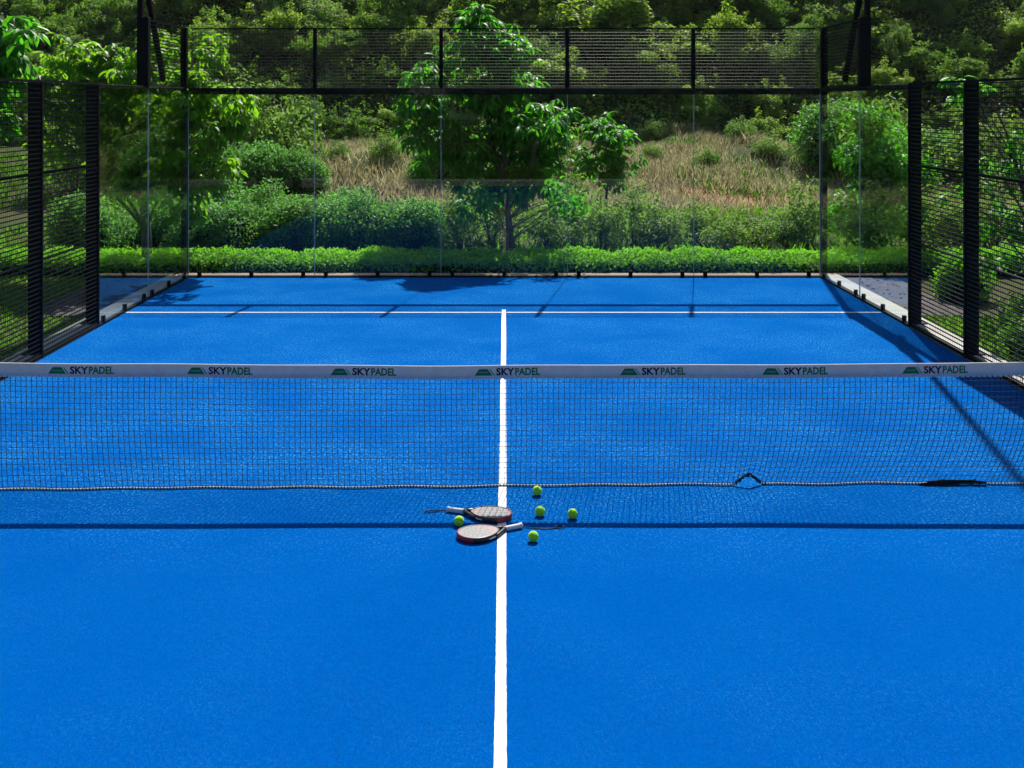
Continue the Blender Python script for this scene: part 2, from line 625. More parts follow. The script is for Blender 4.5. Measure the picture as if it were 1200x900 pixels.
for s in (-1, 1):
    t = thing("mesh_fence", "", "fence", (s * 5.01, 0, 0))
    t['label'] = ("black wire mesh side fence with the lawn and broad leaved tree behind it" if s < 0
                  else "black wire mesh side fence with round clipped shrubs and pale kerb behind it")
    for k, y1 in enumerate((5.955, 4.22, 2.22)):
        y0 = (4.28, 2.28, 0.28)[k]
        wp = wire_panel('y', y0, y1, 0.06, 2.97, 0.0, 0.0115, 0.0028, depth=0.012)
        stuff(wp.build("wire_mesh", M['wire'], t))
        for z in (1.06, 2.0):
            b = MB(); b.box(s * 0.014 - 0.008, s * 0.014 + 0.008, y0, y1, z - 0.013, z + 0.013)
            b.build("rail", M['black'], t)
        b = MB(); b.box(-0.016, 0.016, y0, y1, 2.985, 3.012)
        b.build("top_rail", M['black'], t)
        b = MB(); b.box(-0.016, 0.016, y0, y1, 0.012, 0.04)
        b.build("bottom_rail", M['black'], t)
    for y in (5.985, 4.25, 2.25, 0.25):
        b = MB()
        xa, xb = (0.02, 0.14) if s > 0 else (-0.14, -0.02)
        b.box(xa, xb, y - 0.025, y + 0.025, 0.0, 3.0)
        b.box(-0.015, 0.015, y - 0.022, y + 0.022, 0.0, 3.012)
        b.build("post", M['black'], t, bevel=0.003)
        b = MB(); b.box(s * 0.105 - 0.08, s * 0.105 + 0.08, y - 0.09, y + 0.09, 0.046, 0.058)
        b.build("base_plate", M['black'], t)

t = thing("mesh_fence", "low black wire mesh fence standing on the beam above the end glass", "fence", (0, YB + 0.05, 3.0))
for k in range(5):
    x0 = -5.0 + 2.0 * k + 0.04
    wp = MB()
    for i in range(19):
        z = 0.03 + 0.05 * i
        wp.tube([(x0, 0, z), (x0 + 1.92, 0, z)], 0.0032, 6)
    for i in range(39):
        x = x0 + 0.01 + 0.05 * i
        wp.tube([(x, 0.0065, 0.03), (x, 0.0065, 0.93)], 0.0022, 5)
    stuff(wp.build("wire_mesh", M['wire'], t))
    b = MB(); b.box(x0 - 0.005, x0 + 1.925, -0.009, 0.009, 0.935, 0.95)
    b.build("top_rail", M['black'], t)
for x in (-3.0, -1.0, 1.0, 3.0):
    b = MB(); b.box(x - 0.03, x + 0.03, -0.026, 0.026, 0.001, 0.955)
    b.build("post", M['black'], t, bevel=0.003)

for s in (-1, 1):
    t = thing("mesh_fence", "", "fence", (s * 5.05, 0, 3.0))
    t['label'] = ("short black wire mesh panel between corner post and mast, leafy tree behind" if s < 0
                  else "short black wire mesh panel with the slanting mast brace seen through it")
    wp = wire_panel('y', 8.10, 9.98, 0.03, 0.93, 0.0, 0.0125, 0.0028, depth=0.012)
    stuff(wp.build("wire_mesh", M['wire'], t))
    b = MB(); b.box(-0.012, 0.012, 8.09, 9.985, 0.936, 0.956)
    b.build("top_rail", M['black'], t)
    b = MB(); b.box(-0.012, 0.012, 8.09, 9.985, 0.002, 0.02)
    b.build("bottom_rail", M['black'], t)
    b = MB(); b.box(-0.05, 0.05, 9.925, 9.985, 0.021, 0.935)
    b.build("end_bar", M['black'], t)

# light masts standing on the side beams
for s in (-1, 1):
    t = thing("light_mast", "", "light mast", (s * 5.075, 8.0, 3.0))
    t['label'] = ("square black light mast rising in front of the broad leaved tree with sunlit leaves" if s < 0
                  else "square black light mast with brace, rising before the dark wooded hillside")
    b = MB(); b.box(-0.08, 0.08, -0.06, 0.06, 0.004, 0.97)
    b.build("foot_post", M['black'], t, bevel=0.006)
    b = MB(); b.box(s * 0.042 - 0.036, s * 0.042 + 0.036, -0.04, 0.04, 0.9705, 8.4)
    b.build("mast", M['black'], t, bevel=0.004)
    b = MB(); b.box(-0.11, 0.11, -0.10, 0.085, 0.001, 0.0035)
    b.build("foot_plate", M['black'], t)
    b = MB()
    b.tube([(0.0, 0.93, 0.10), (s * 0.03, 0.03, 1.75)], 0.048, 4)
    b.build("brace", M['black'], t)
    b = MB(); b.tube([(0, -0.75, 8.44), (0, 0.75, 8.44)], 0.035, 6)
    b.build("crossbar", M['black'], t)
    for q in (-0.5, 0.5):
        b = MB(); b.box(-0.10 - s * 0.12, 0.10 - s * 0.12, q - 0.17, q + 0.17, 8.48, 8.56)
        b.build("lamp_housing", M['black'], t, bevel=0.01)

# ------------------------------------------------------------------ the net
NET_TAPE = 0.094


def tape_top(x):
    return 0.884 + 0.036 * (abs(x) / 5.0) ** 1.6 + 0.0022 * math.sin(x * 2.3) + 0.0014 * math.sin(x * 5.1 + 1)


def tape_y(x):
    return 0.006 * math.sin(x * 1.1 + 0.5) + 0.003 * math.sin(x * 4.3)


def smooth(a, b_, t_):
    t_ = min(1.0, max(0.0, (t_ - a) / (b_ - a)))
    return t_ * t_ * (3 - 2 * t_)


KX, TX = 1.855, 3.42


def hem(x):
    """height and depth of the bottom hem"""
    y = 0.035 + 0.021 * x - 0.035 * smooth(2.9, 3.7, x) + 0.006 * math.sin(x * 2.1) + 0.003 * math.sin(x * 7.0)
    z = 0.009 + 0.0006 * math.sin(x * 5.0)
    k = max(0.0, 1 - abs(x - KX) / (0.125 if x < KX else 0.10))
    f = max(0.0, 1 - abs(x - TX) / 0.26)
    return y, z, 0.078 * k ** 0.75 + 0.012 * smooth(0, 0.6, f), k


def net_point(x, v):
    """v = 0 under the tape, 1 at the hem"""
    zt, yt = tape_top(x) - NET_TAPE + 0.004, tape_y(x)
    yb, zb, lift, kk = hem(x)
    z = zt + (zb - zt) * v + lift * v ** 9
    y = yt + (yb - yt) * v ** 2 + 0.018 * math.sin(math.pi * v) * math.sin(x * 1.3 + 0.8)
    sway = -0.16 * smooth(0.4, 3.6, x) + 0.05 * smooth(0.5, 4.0, -x)
    xx = x + sway * v ** 2.2 + 0.006 * math.sin(x * 3.1 + v * 4.0) * v
    # slack near the hem ruffles
    y += 0.010 * smooth(0.72, 1.0, v) * math.sin(x * 9.0 + v * 8.0)
    return (xx, y, z)


net = thing("padel_net", "black mesh net with a white lettered tape stretched across the blue court", "net", (0, 0, 0))
b = MB()
PITCH = 0.0385
NV = int(9.92 / PITCH)
NH = 20
for i in range(NV + 1):
    x = -4.96 + 9.92 * i / NV
    jit = random.uniform(-0.002, 0.002)
    pts = [net_point(x + jit, v) for v in np.linspace(0, 1, 13)]
    b.tube(pts, 0.0022, 4, cap=False)
for j in range(1, NH + 1):
    v = j / (NH + 0.35)
    pts = [net_point(x, v) for x in np.linspace(-4.96, 4.96, 210)]
    b.tube(pts, 0.0020, 4, cap=False)
stuff(b.build("netting", M['cord'], net))
# hem: pale rope laced to the netting with dark cord
b = MB()
xsn = sorted(set(list(np.linspace(-4.96, 4.96, 330)) + [KX - 0.12, KX, KX + 0.1]))
for xa, xb in ((-5, KX - 0.115), (KX + 0.095, 5)):
    b = MB()
    b.tube([net_point(x, 1.0) for x in xsn if xa < x < xb], 0.0062, 6)
    b.build("hem_rope", M['rope'], net, smooth=True)
b = MB()
for i in range(int(9.9 / 0.0235)):
    x = -4.95 + 0.0235 * i
    p = Vector(net_point(x, 1.0)); q = Vector(net_point(x + 0.012, 1.0))
    w_ = 0.0040 if abs(x - KX) > 0.13 and not (TX - 0.2 < x < TX + 0.2) else (0.010 if x > 2.5 else 0.0085)
    ring = []
    n_ = 6
    for k in range(n_):
        an = 2 * math.pi * k / n_
        ring.append(p.lerp(q, k / n_) + Vector((0, math.cos(an), math.sin(an))) * 0.0072)
    b.tube(ring, w_, 3, closed=True)
for k in range(70):                       # bunched netting on the raised fold and the flat fold
    x = KX + random.uniform(-0.11, 0.09)
    p = Vector(net_point(x, 1.0)); q = Vector(net_point(x + random.uniform(-0.03, 0.03), 1.0)) + Vector((0, random.uniform(-.02, .01), random.uniform(-.02, .012)))
    b.tube([p, q], 0.0045, 3)
for k in range(120):
    x = TX + random.uniform(-0.27, 0.17)
    e_ = max(0.1, 1 - abs(x + 0.04 - TX) / 0.28)
    p = Vector(net_point(x, 1.0)) + Vector((0, random.uniform(-.030, .006), random.uniform(-.012, .016) * e_))
    q = p + Vector((random.uniform(0.03, 0.10), random.uniform(-.008, .008), random.uniform(-.004, .004)))
    p.z, q.z = max(p.z, 0.006), max(q.z, 0.006)
    b.tube([p, q], 0.0052, 3)
stuff(b.build("lacing", M['cord'], net))
# tape
nx_ = 160
tv, tf = [], []
for i in range(nx_ + 1):
    x = -4.97 + 9.94 * i / nx_
    zt, y = tape_top(x), tape_y(x)
    prof = [(-0.0055, -NET_TAPE), (-0.0062, -NET_TAPE * 0.5), (-0.005, -0.006), (0.0, 0.0), (0.005, -0.006), (0.0062, -NET_TAPE * 0.5), (0.0055, -NET_TAPE)]
    tv += [(x, y + a, zt + c) for a, c in prof]
for i in range(nx_):
    for k in range(7):
        l = (k + 1) % 7
        tf.append((i * 7 + k, (i + 1) * 7 + k, (i + 1) * 7 + l, i * 7 + l))
me = bpy.data.meshes.new("tape"); me.from_pydata(tv, [], tf)
tape = link("tape", me, M['tape'], net, smooth=True)
b = MB()
for i in range(NV + 1):
    x = -4.96 + 9.92 * i / NV
    z = tape_top(x) - NET_TAPE
    y = tape_y(x)
    b.box(x - 0.011, x + 0.011, y - 0.0085, y + 0.0085, z - 0.008, z + 0.010)
stuff(b.build("tape_lacing", M['tape'], net))
for s in (-1, 1):
    b = MB()
    b.box(s * 5.03 - 0.04, s * 5.03 + 0.04, -0.12, -0.04, 0.0, 0.94)
    b.box(s * 5.03 - 0.09, s * 5.03 + 0.09, -0.16, 0.0, 0.0495, 0.06)
    b.build("net_post", M['black'], net, bevel=0.003)
    b = MB(); b.tube([(s * 4.96, 0, 0.875), (s * 5.0, -0.04, 0.88)], 0.006, 6)
    b.build("strap", M['black'], net)


def text_verts(txt, width, height):
    cu = bpy.data.curves.new("lettering", 'FONT')
    cu.body = txt
    cu.size = 1.0
    cu.offset = 0.034
    cu.resolution_u = 3
    cu.fill_mode = 'FRONT'
    o = bpy.data.objects.new("lettering", cu)
    C.objects.link(o)
    bpy.context.view_layer.update()
    m_ = bpy.data.meshes.new_from_object(o.evaluated_get(bpy.context.evaluated_depsgraph_get()))
    vv = np.array([v.co[:] for v in m_.vertices])
    ff = [tuple(p.vertices) for p in m_.polygons]
    bpy.data.objects.remove(o)
    bpy.data.curves.remove(cu)
    bpy.data.meshes.remove(m_)
    vv = vv[:, :2] - vv[:, :2].min(0)
    vv = vv / vv.max(0) * np.array([width, height])
    return vv, ff


PPM = F / 8.3
SKY_T = text_verts("SKY", 21.5 / PPM, 0.054)
PAD_T = text_verts("PADEL", 29.3 / PPM, 0.054)


def printed(name, vv, ff, x0, zlow, mat):
    """flat print laid 1 mm proud on the tape's camera-facing cloth"""
    out = []
    for (a, c) in vv:
        x = x0 + a
        out.append((x, tape_y(x) - 0.0075, tape_top(x) - NET_TAPE + zlow + c))
    m_ = bpy.data.meshes.new(name)
    m_.from_pydata(out, [], ff)
    return link(name, m_, mat, tape)


for px in (-100, 68.5, 231, 399, 567.5, 738, 904.5, 1068, 1235):
    d = 8.3
    x0 = CAM.x + (px - 11.5 - VX) * d / F
    zl = 0.021
    k = 1.0 / PPM
    # emblem: green flat-topped mound with a paler band and slanted flanks
    printed("emblem", np.array([(0, 0), (21 * k, 0), (15.5 * k, 0.048), (5.5 * k, 0.048)]), [(0, 1, 2, 3)], x0, zl, M['green_print'])
    printed("emblem_stripe", np.array([(22.4 * k, 0), (24.6 * k, 0), (18.8 * k, 0.048), (17.0 * k, 0.048)]), [(0, 1, 2, 3)], x0, zl, M['pale_print'])
    o = printed("emblem_band", np.array([(4.2 * k, 0.020), (16.6 * k, 0.020), (15.2 * k, 0.0275), (5.8 * k, 0.0275)]), [(0, 1, 2, 3)], x0, zl, M['pale_print'])
    o.location = (0, -0.0008, 0)
    printed("lettering", SKY_T[0], SKY_T[1], x0 + 25.5 * k, zl, M['navy'])
    printed("lettering", PAD_T[0], PAD_T[1], x0 + 47.6 * k, zl, M['green_print'])

# ------------------------------------------------------------------ rackets and balls
t = NT("racket_face_print")
v = t.coord()
sep = t.n("ShaderNodeSeparateXYZ"); t.l(v, sep.inputs[0])
g1 = t.n("ShaderNodeMapRange"); t.l(sep.outputs[0], g1.inputs[0])
g1.inputs[1].default_value = 0.20; g1.inputs[2].default_value = 0.34; g1.inputs[3].default_value = 1.0; g1.inputs[4].default_value = 0.0
mp = t.n("ShaderNodeMapping"); mp.inputs["Rotation"].default_value = (0, 0, 0.6); t.l(v, mp.inputs[0])
wv = t.n("ShaderNodeTexWave"); wv.inputs["Scale"].default_value = 9.0; wv.inputs["Distortion"].default_value = 1.5; t.l(mp.outputs[0], wv.inputs["Vector"])
pk = t.n("ShaderNodeMath", operation='MULTIPLY'); t.l(g1.outputs[0], pk.inputs[0]); t.l(wv.outputs["Fac"], pk.inputs[1])
c = t.mix(t.noise(v, 30, 3), (0.17, 0.17, 0.185), (0.27, 0.27, 0.28))
c = t.mix(t.ramp(pk.outputs[0], [(0.2, (0, 0, 0)), (0.6, (1, 1, 1))]), c, (0.36, 0.215, 0.21))
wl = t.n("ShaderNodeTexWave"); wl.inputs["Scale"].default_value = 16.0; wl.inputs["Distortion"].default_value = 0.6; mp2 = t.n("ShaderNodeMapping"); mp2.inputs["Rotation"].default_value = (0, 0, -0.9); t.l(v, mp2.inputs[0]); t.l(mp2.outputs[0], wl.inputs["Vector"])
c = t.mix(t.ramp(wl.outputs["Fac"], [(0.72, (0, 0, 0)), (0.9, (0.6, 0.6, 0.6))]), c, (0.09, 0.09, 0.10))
t.set(c, 0.42, 0.35)
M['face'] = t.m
M['rim'] = simple("racket_black_rim", (0.013, 0.013, 0.015), 0.35, 0.5, 0.2, 20, 0.0)
M['guard'] = simple("racket_red_rim", (0.20, 0.012, 0.030), 0.4, 0.45, 0.2, 20, 0.0)
M['grip'] = simple("white_grip_wrap", (0.62, 0.62, 0.64), 0.75, 0.25, 0.12, 60, 0.3)
M['hole'] = simple("racket_hole", (0.02, 0.02, 0.022), 0.8, 0.2, 0.2, 20, 0.0)
M['flank_print'] = simple("racket_side_print", (0.55, 0.55, 0.57), 0.5, 0.4, 0.1, 20, 0.0)

CX, AX, BX = 0.318, 0.137, 0.130


def head_pt(a, inset=0.0):
    """a = 0 at the tip; teardrop narrowing to the throat"""
    ca, sa = math.cos(a), math.sin(a)
    w_ = (BX - inset) * sa * (1 - 0.10 * (1 - ca))
    return (CX + (AX - inset) * ca - (0.012 if ca < 0 else 0) * ca * ca, w_)


def racket(label, loc, rz, cord_pts):
    t = thing("padel_racket", label, "racket", loc, "rackets lying by the net", rz)
    n = 56
    TH = 0.019
    # rim: rounded ring between inset 0.010 and the outer edge
    def ring(a0, a1, name, mat, grow):
        vs, fs = [], []
        m_ = int(abs(a1 - a0) / (2 * math.pi) * n) + 1
        prof = [(0.011, TH - 0.001), (0.006, TH), (0.001, TH - 0.004), (-0.0005, 0.0), (0.001, -TH + 0.004), (0.006, -TH), (0.011, -TH + 0.001)]
        full = abs(a1 - a0) > 6.2
        cnt = m_ - 1 if full else m_
        for i in range(cnt):
            a = a0 + (a1 - a0) * i / (m_ - 1)
            for ins, z in prof:
                x_, y_ = head_pt(a, ins - grow)
                vs.append((x_, y_, TH + z * (1 + grow * 30)))
        k = len(prof)
        for i in range(cnt if full else cnt - 1):
            j = (i + 1) % cnt
            for q in range(k - 1):
                fs.append((i * k + q, i * k + q + 1, j * k + q + 1, j * k + q))
        me_ = bpy.data.meshes.new(name); me_.from_pydata(vs, [], fs)
        return link(name, me_, mat, t, smooth=True)
    ring(0, 2 * math.pi, "rim", M['rim'], 0.0)
    ring(-0.95, 0.95, "rim_guard", M['guard'], 0.0014)
    # side prints on the two flanks
    for sg in (-1, 1):
        vs, fs = [], []
        for i in range(9):
            a = sg * (1.75 + 0.55 * i / 8)
            for z in (-0.005, 0.005):
                x_, y_ = head_pt(a, -0.0022)
                vs.append((x_, y_, TH + z))
        for i in range(8):
            fs.append((i * 2, i * 2 + 1, i * 2 + 3, i * 2 + 2))
        me_ = bpy.data.meshes.new("side_print"); me_.from_pydata(vs, [], fs)
        link("side_print", me_, M['flank_print'], t)
    # faces
    vs = []
    for z in (2 * TH - 0.0035, 0.0035):
        for i in range(n):
            x_, y_ = head_pt(2 * math.pi * i / n, 0.0105)
            vs.append((x_, y_, z))
    fs = [tuple(range(n)), tuple(range(2 * n - 1, n - 1, -1))]
    me_ = bpy.data.meshes.new("face"); me_.from_pydata(vs, [], fs)
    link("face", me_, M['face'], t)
    b = MB()
    for r_, cnt in ((0.025, 5), (0.052, 10), (0.080, 16)):
        for i in range(cnt):
            a = 2 * math.pi * (i + 0.5 * (cnt % 2)) / cnt
            cx_, cy_ = CX + 0.008 + r_ * math.cos(a) * 1.02, r_ * math.sin(a)
            pts = [(cx_ + 0.0034 * math.cos(q * math.pi / 4), cy_ + 0.0034 * math.sin(q * math.pi / 4), 2 * TH - 0.0030) for q in range(8)]
            b.add(pts, [tuple(range(8))])
    stuff(b.build("perforation", M['hole'], t))
    # throat: two arms round an open heart
    for sg in (-1, 1):
        b = MB()
        b.tube([(0.128, sg * 0.008, TH), (0.150, sg * 0.024, TH), (0.180, sg * 0.048, TH), (0.212, sg * 0.073, TH), (0.235, sg * 0.092, TH)],
               [0.014, 0.0135, 0.013, 0.013, 0.011], 8)
        b.build("throat_arm", M['rim'], t, smooth=True)
    # grip
    b = MB()
    pr = [(0.0, 0.0175), (0.003, 0.0195), (0.010, 0.0195), (0.014, 0.0165)]
    for i in range(17):
        pr.append((0.018 + 0.0068 * i, 0.0160 + 0.0007 * (i % 2) - 0.00006 * i))
    b.tube([(p_[0], 0, TH) for p_ in pr], [p_[1] for p_ in pr], 10)
    b.build("grip", M['grip'], t, smooth=True)
    b = MB(); b.tube([(0.124, 0, TH), (0.140, 0, TH)], [0.0170, 0.0155], 10)
    b.build("grip_collar", M['rim'], t, smooth=True)
    b = MB(); b.tube(cord_pts, 0.0038, 5)
    b.build("wrist_cord", M['cord'], t, smooth=True)
    return t


def loop(c0, c1, w_):
    """cord to a flat loop at the end"""
    p0, p1 = Vector(c0), Vector(c1)
    u = (p1 - p0).normalized(); s_ = Vector((-u.y, u.x, 0))
    L_ = (p1 - p0).length
    out = []
    for i in range(15):
        a = math.pi * 2 * i / 14
        out.append(p0 + u * (L_ * (0.5 - 0.5 * math.cos(a))) + s_ * (w_ * math.sin(a)) + Vector((0, 0, 0.004 * math.sin(a / 2))))
    return out


b1, t1 = at(524, 596.5, 0.02), at(602, 606, 0.02)
a1 = math.atan2(t1.y - b1.y, t1.x - b1.x)
racket("padel racket lying inside the net shadow, white grip pointing away from the white line",
       (b1.x, b1.y, 0.0005), a1,
       [(0.0, 0.0, 0.012), (-0.025, 0.008, 0.006), (-0.05, 0.0, 0.004)] + loop((-0.05, 0.0, 0.004), (-0.135, -0.065, 0.004), 0.016))
b2, t2 = at(611.5, 615.5, 0.02), at(536, 630, 0.02)
a2 = math.atan2(t2.y - b2.y, t2.x - b2.x)
racket("padel racket with its head in full sun, white grip crossing the centre line",
       (b2.x, b2.y, 0.0005), a2,
       [(0.0, 0.0, 0.012), (-0.03, 0.018, 0.005), (-0.07, 0.05, 0.004), (-0.12, 0.090, 0.004), (-0.16, 0.105, 0.004), (-0.19, 0.105, 0.004)]
       + loop((-0.19, 0.105, 0.004), (-0.25, 0.115, 0.004), 0.022))

# ball
t = NT("green_felt")
v = t.coord()
f = t.noise(v, 320, 4, 0.7)
t.set(t.ramp(f, [(0.3, (0.20, 0.54, 0.008)), (0.7, (0.38, 0.78, 0.025))]), 0.9, 0.1)
t.b.inputs["Sheen Weight"].default_value = 0.5
t.b.inputs["Sheen Tint"].default_value = (0.7, 1, 0.4, 1)
t.bump(f, 0.5, 0.003)
M['felt'] = t.m
M['seam'] = simple("ball_seam", (0.70, 0.78, 0.55), 0.8, 0.2, 0.1, 20, 0)
R = 0.0335
b = MB()
nu, nv = 28, 16
vs = [(0, 0, R)]
for j in range(1, nv):
    th = math.pi * j / nv
    for i in range(nu):
        ph = 2 * math.pi * i / nu
        vs.append((R * math.sin(th) * math.cos(ph), R * math.sin(th) * math.sin(ph), R * math.cos(th)))
vs.append((0, 0, -R))
fs = [(0, 1 + i, 1 + (i + 1) % nu) for i in range(nu)]
for j in range(nv - 2):
    for i in range(nu):
        a_, c_ = 1 + j * nu + i, 1 + j * nu + (i + 1) % nu
        fs.append((a_, a_ + nu, c_ + nu, c_))
e = len(vs) - 1
fs += [(e, 1 + (nv - 2) * nu + (i + 1) % nu, 1 + (nv - 2) * nu + i) for i in range(nu)]
ball_me = bpy.data.meshes.new("felt_cover"); ball_me.from_pydata(vs, [], fs); ball_me.materials.append(M['felt'])
ball_me.polygons.foreach_set('use_smooth', [True] * len(ball_me.polygons))
b = MB()
pts = []
for i in range(64):
    q = 2 * math.pi * i / 64
    a_ = 0.44
    p_ = Vector((math.cos(q) * a_ * 1.6 + math.cos(3 * q) * (1 - a_) * 0.6, math.sin(q) * a_ * 1.6 - math.sin(3 * q) * (1 - a_) * 0.6, 1.1 * math.sin(2 * q) * 0.9))
    pts.append(p_.normalized() * (R - 0.0004))
b.tube(pts, 0.0013, 4, closed=True)
seam_me = bpy.data.meshes.new("seam"); seam_me.from_pydata(b.v, [], b.f); seam_me.materials.append(M['seam'])
for (px, py, lab) in ((629.5, 575, "lime green padel ball touching the foot of the net"),
                      (633, 599, "lime green padel ball between the ball at the net and the black wrist cord"),
                      (671, 602, "lime green padel ball lying apart, past the loop of the wrist cord"),
                      (625, 628.5, "lime green padel ball in full sun, outside the net shadow by the white line"),
                      (538, 610.5, "lime green padel ball squeezed between the grip and head of two rackets")):
    p = at(px, py, R)
    t = thing("padel_ball", lab, "ball", (p.x, p.y, 0.0), "padel balls on the court")
    o1 = link("felt_cover", ball_me, M['felt'], t); o1.location = (0, 0, R)
    o2 = link("seam", seam_me, M['seam'], t); o2.location = (0, 0, R)
    r3 = (random.uniform(0, 6), random.uniform(0, 6), random.uniform(0, 6))
    o1.rotation_euler = r3; o2.rotation_euler = r3


# ------------------------------------------------------------------ foliage
def unit(a):
    return a / np.maximum(np.linalg.norm(a, axis=-1, keepdims=True), 1e-9)


def ball_pts(n, shell=0.0):
    d_ = unit(rng.normal(size=(n, 3)))
    r_ = (shell ** 3 + (1 - shell ** 3) * rng.random((n, 1))) ** (1 / 3)
    return d_ * r_


def leaves_mesh(name, P, D, N, L, W, tint, mat, fold=0.18, droop=0.15, rich=False):
    """folded leaf blades: rich ones bend over in two steps"""
    P = np.asarray(P); n = len(P)
    D = unit(D)
    S = unit(np.cross(D, N))
    N2 = unit(np.cross(S, D))
    L = np.broadcast_to(np.asarray(L, float), (n,))[:, None]
    W = np.broadcast_to(np.asarray(W, float), (n,))[:, None]
    if not rich:
        a = P; tip = P + D * L - N2 * droop * L
        m1 = P + D * L * 0.45 + S * W * 0.5 + N2 * fold * W
        m2 = P + D * L * 0.45 - S * W * 0.5 + N2 * fold * W
        Vv = np.stack([a, m1, tip, m2], 1).reshape(-1, 3)
        base = np.arange(n)[:, None] * 4
        T = np.concatenate([base + np.array([0, 1, 2]), base + np.array([0, 2, 3])], 1).reshape(-1, 3)
        kf = 2
    else:
        a = P
        c1 = P + D * L * 0.33
        c2 = P + D * L * 0.70 - N2 * droop * 0.45 * L
        tip = P + D * L * 0.98 - N2 * droop * 1.15 * L
        l1, r1 = c1 + S * W * 0.5 + N2 * fold * W, c1 - S * W * 0.5 + N2 * fold * W
        l2, r2 = c2 + S * W * 0.40 + N2 * fold * W * .8, c2 - S * W * 0.40 + N2 * fold * W * .8
        Vv = np.stack([a, c1, c2, tip, l1, r1, l2, r2], 1).reshape(-1, 3)
        base = np.arange(n)[:, None] * 8
        tr = [(0, 4, 1), (0, 1, 5), (4, 6, 1), (1, 6, 2), (1, 2, 5), (5, 2, 7), (6, 3, 2), (2, 3, 7)]
        T = np.concatenate([base + np.array(q) for q in tr], 1).reshape(-1, 3)
        kf = 8
    me_ = bpy.data.meshes.new(name)
    me_.vertices.add(len(Vv)); me_.vertices.foreach_set('co', Vv.astype(np.float32).ravel())
    me_.loops.add(T.size); me_.loops.foreach_set('vertex_index', T.astype(np.int32).ravel())
    me_.polygons.add(len(T))
    me_.polygons.foreach_set('loop_start', np.arange(0, T.size, 3, dtype=np.int32))
    me_.update(calc_edges=True)
    at_ = me_.attributes.new("tint", 'FLOAT', 'FACE')
    at_.data.foreach_set('value', np.repeat(np.clip(tint, 0, 1), kf).astype(np.float32))
    me_.materials.append(mat)
    return me_


def clump_leaves(name, clumps, mat, n_per_m2, L, W, up=0.5, droop=0.2, tint_var=0.25, rich=False, shell=0.35):
    """clumps: list of (centre, radii xyz).  leaf blades through each clump's volume, denser outside"""
    Ps, Ds, Ns, Ts, Ls = [], [], [], [], []
    for c_, r_ in clumps:
        r_ = np.asarray(r_, float)
        area = 4 * math.pi * (np.prod(r_) ** (2 / 3))
        n = max(12, int(area * n_per_m2))
        q = ball_pts(n, shell)
        P = np.asarray(c_) + q * r_
        nd = unit(q / r_)
        N = unit(nd * 0.7 + np.array([0, 0, up]) + rng.normal(size=(n, 3)) * 0.55)
        D = np.cross(N, rng.normal(size=(n, 3)))
        D = unit(D) + nd * 0.35 + np.array([0, 0, -droop])
        base = rng.normal() * 0.16 + 0.45
        Ps.append(P); Ds.append(D); Ns.append(N)
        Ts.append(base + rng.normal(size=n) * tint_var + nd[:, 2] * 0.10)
        Ls.append(L * (0.65 + 0.7 * rng.random(n)))
    P, D, N, T, LL = map(np.concatenate, (Ps, Ds, Ns, Ts, Ls))
    return leaves_mesh(name, P, D, N, LL, LL * W / L, T, mat, droop=0.12, rich=rich)


def rosette_leaves(name, clumps, mat, per_m2, L, W, k=9, droop=0.9, tint_var=0.2):
    """twig ends each with a whorl of long hanging leaves"""
    Ps, Ds, Ns, Ts, Ls = [], [], [], [], []
    for c_, r_ in clumps:
        r_ = np.asarray(r_, float)
        area = 4 * math.pi * (np.prod(r_) ** (2 / 3))
        nr = max(3, int(area * per_m2))
        q = ball_pts(nr, 0.45)
        tips = np.asarray(c_) + q * r_
        for tpt, qq in zip(tips, q):
            kk = rng.integers(k - 3, k + 4)
            an = rng.random() * 6.28 + np.arange(kk) * 2.4
            out = np.stack([np.cos(an), np.sin(an), np.zeros(kk)], 1)
            young = rng.random() < 0.22
            dz = -(0.25 + droop * rng.random(kk)) if not young else 0.1 - 0.7 * rng.random(kk)
            D = out + qq * 0.35 + np.stack([0 * an, 0 * an, dz], 1) + rng.normal(size=(kk, 3)) * 0.12
            N = unit(out * 0.55 + np.array([0, 0, 0.9]) + rng.normal(size=(kk, 3)) * 0.2)
            Ps.append(tpt + out * 0.012 + rng.normal(size=(kk, 3)) * 0.02)
            Ds.append(D); Ns.append(N)
            b_ = (0.78 if young else 0.40) + rng.normal() * 0.12
            Ts.append(b_ + rng.normal(size=kk) * tint_var * 0.6)
            Ls.append(L * (0.7 + 0.55 * rng.random(kk)))
    P, D, N, T, LL = map(np.concatenate, (Ps, Ds, Ns, Ts, Ls))
    return leaves_mesh(name, P, D, N, LL, LL * W / L, T, mat, droop=0.22, rich=True)


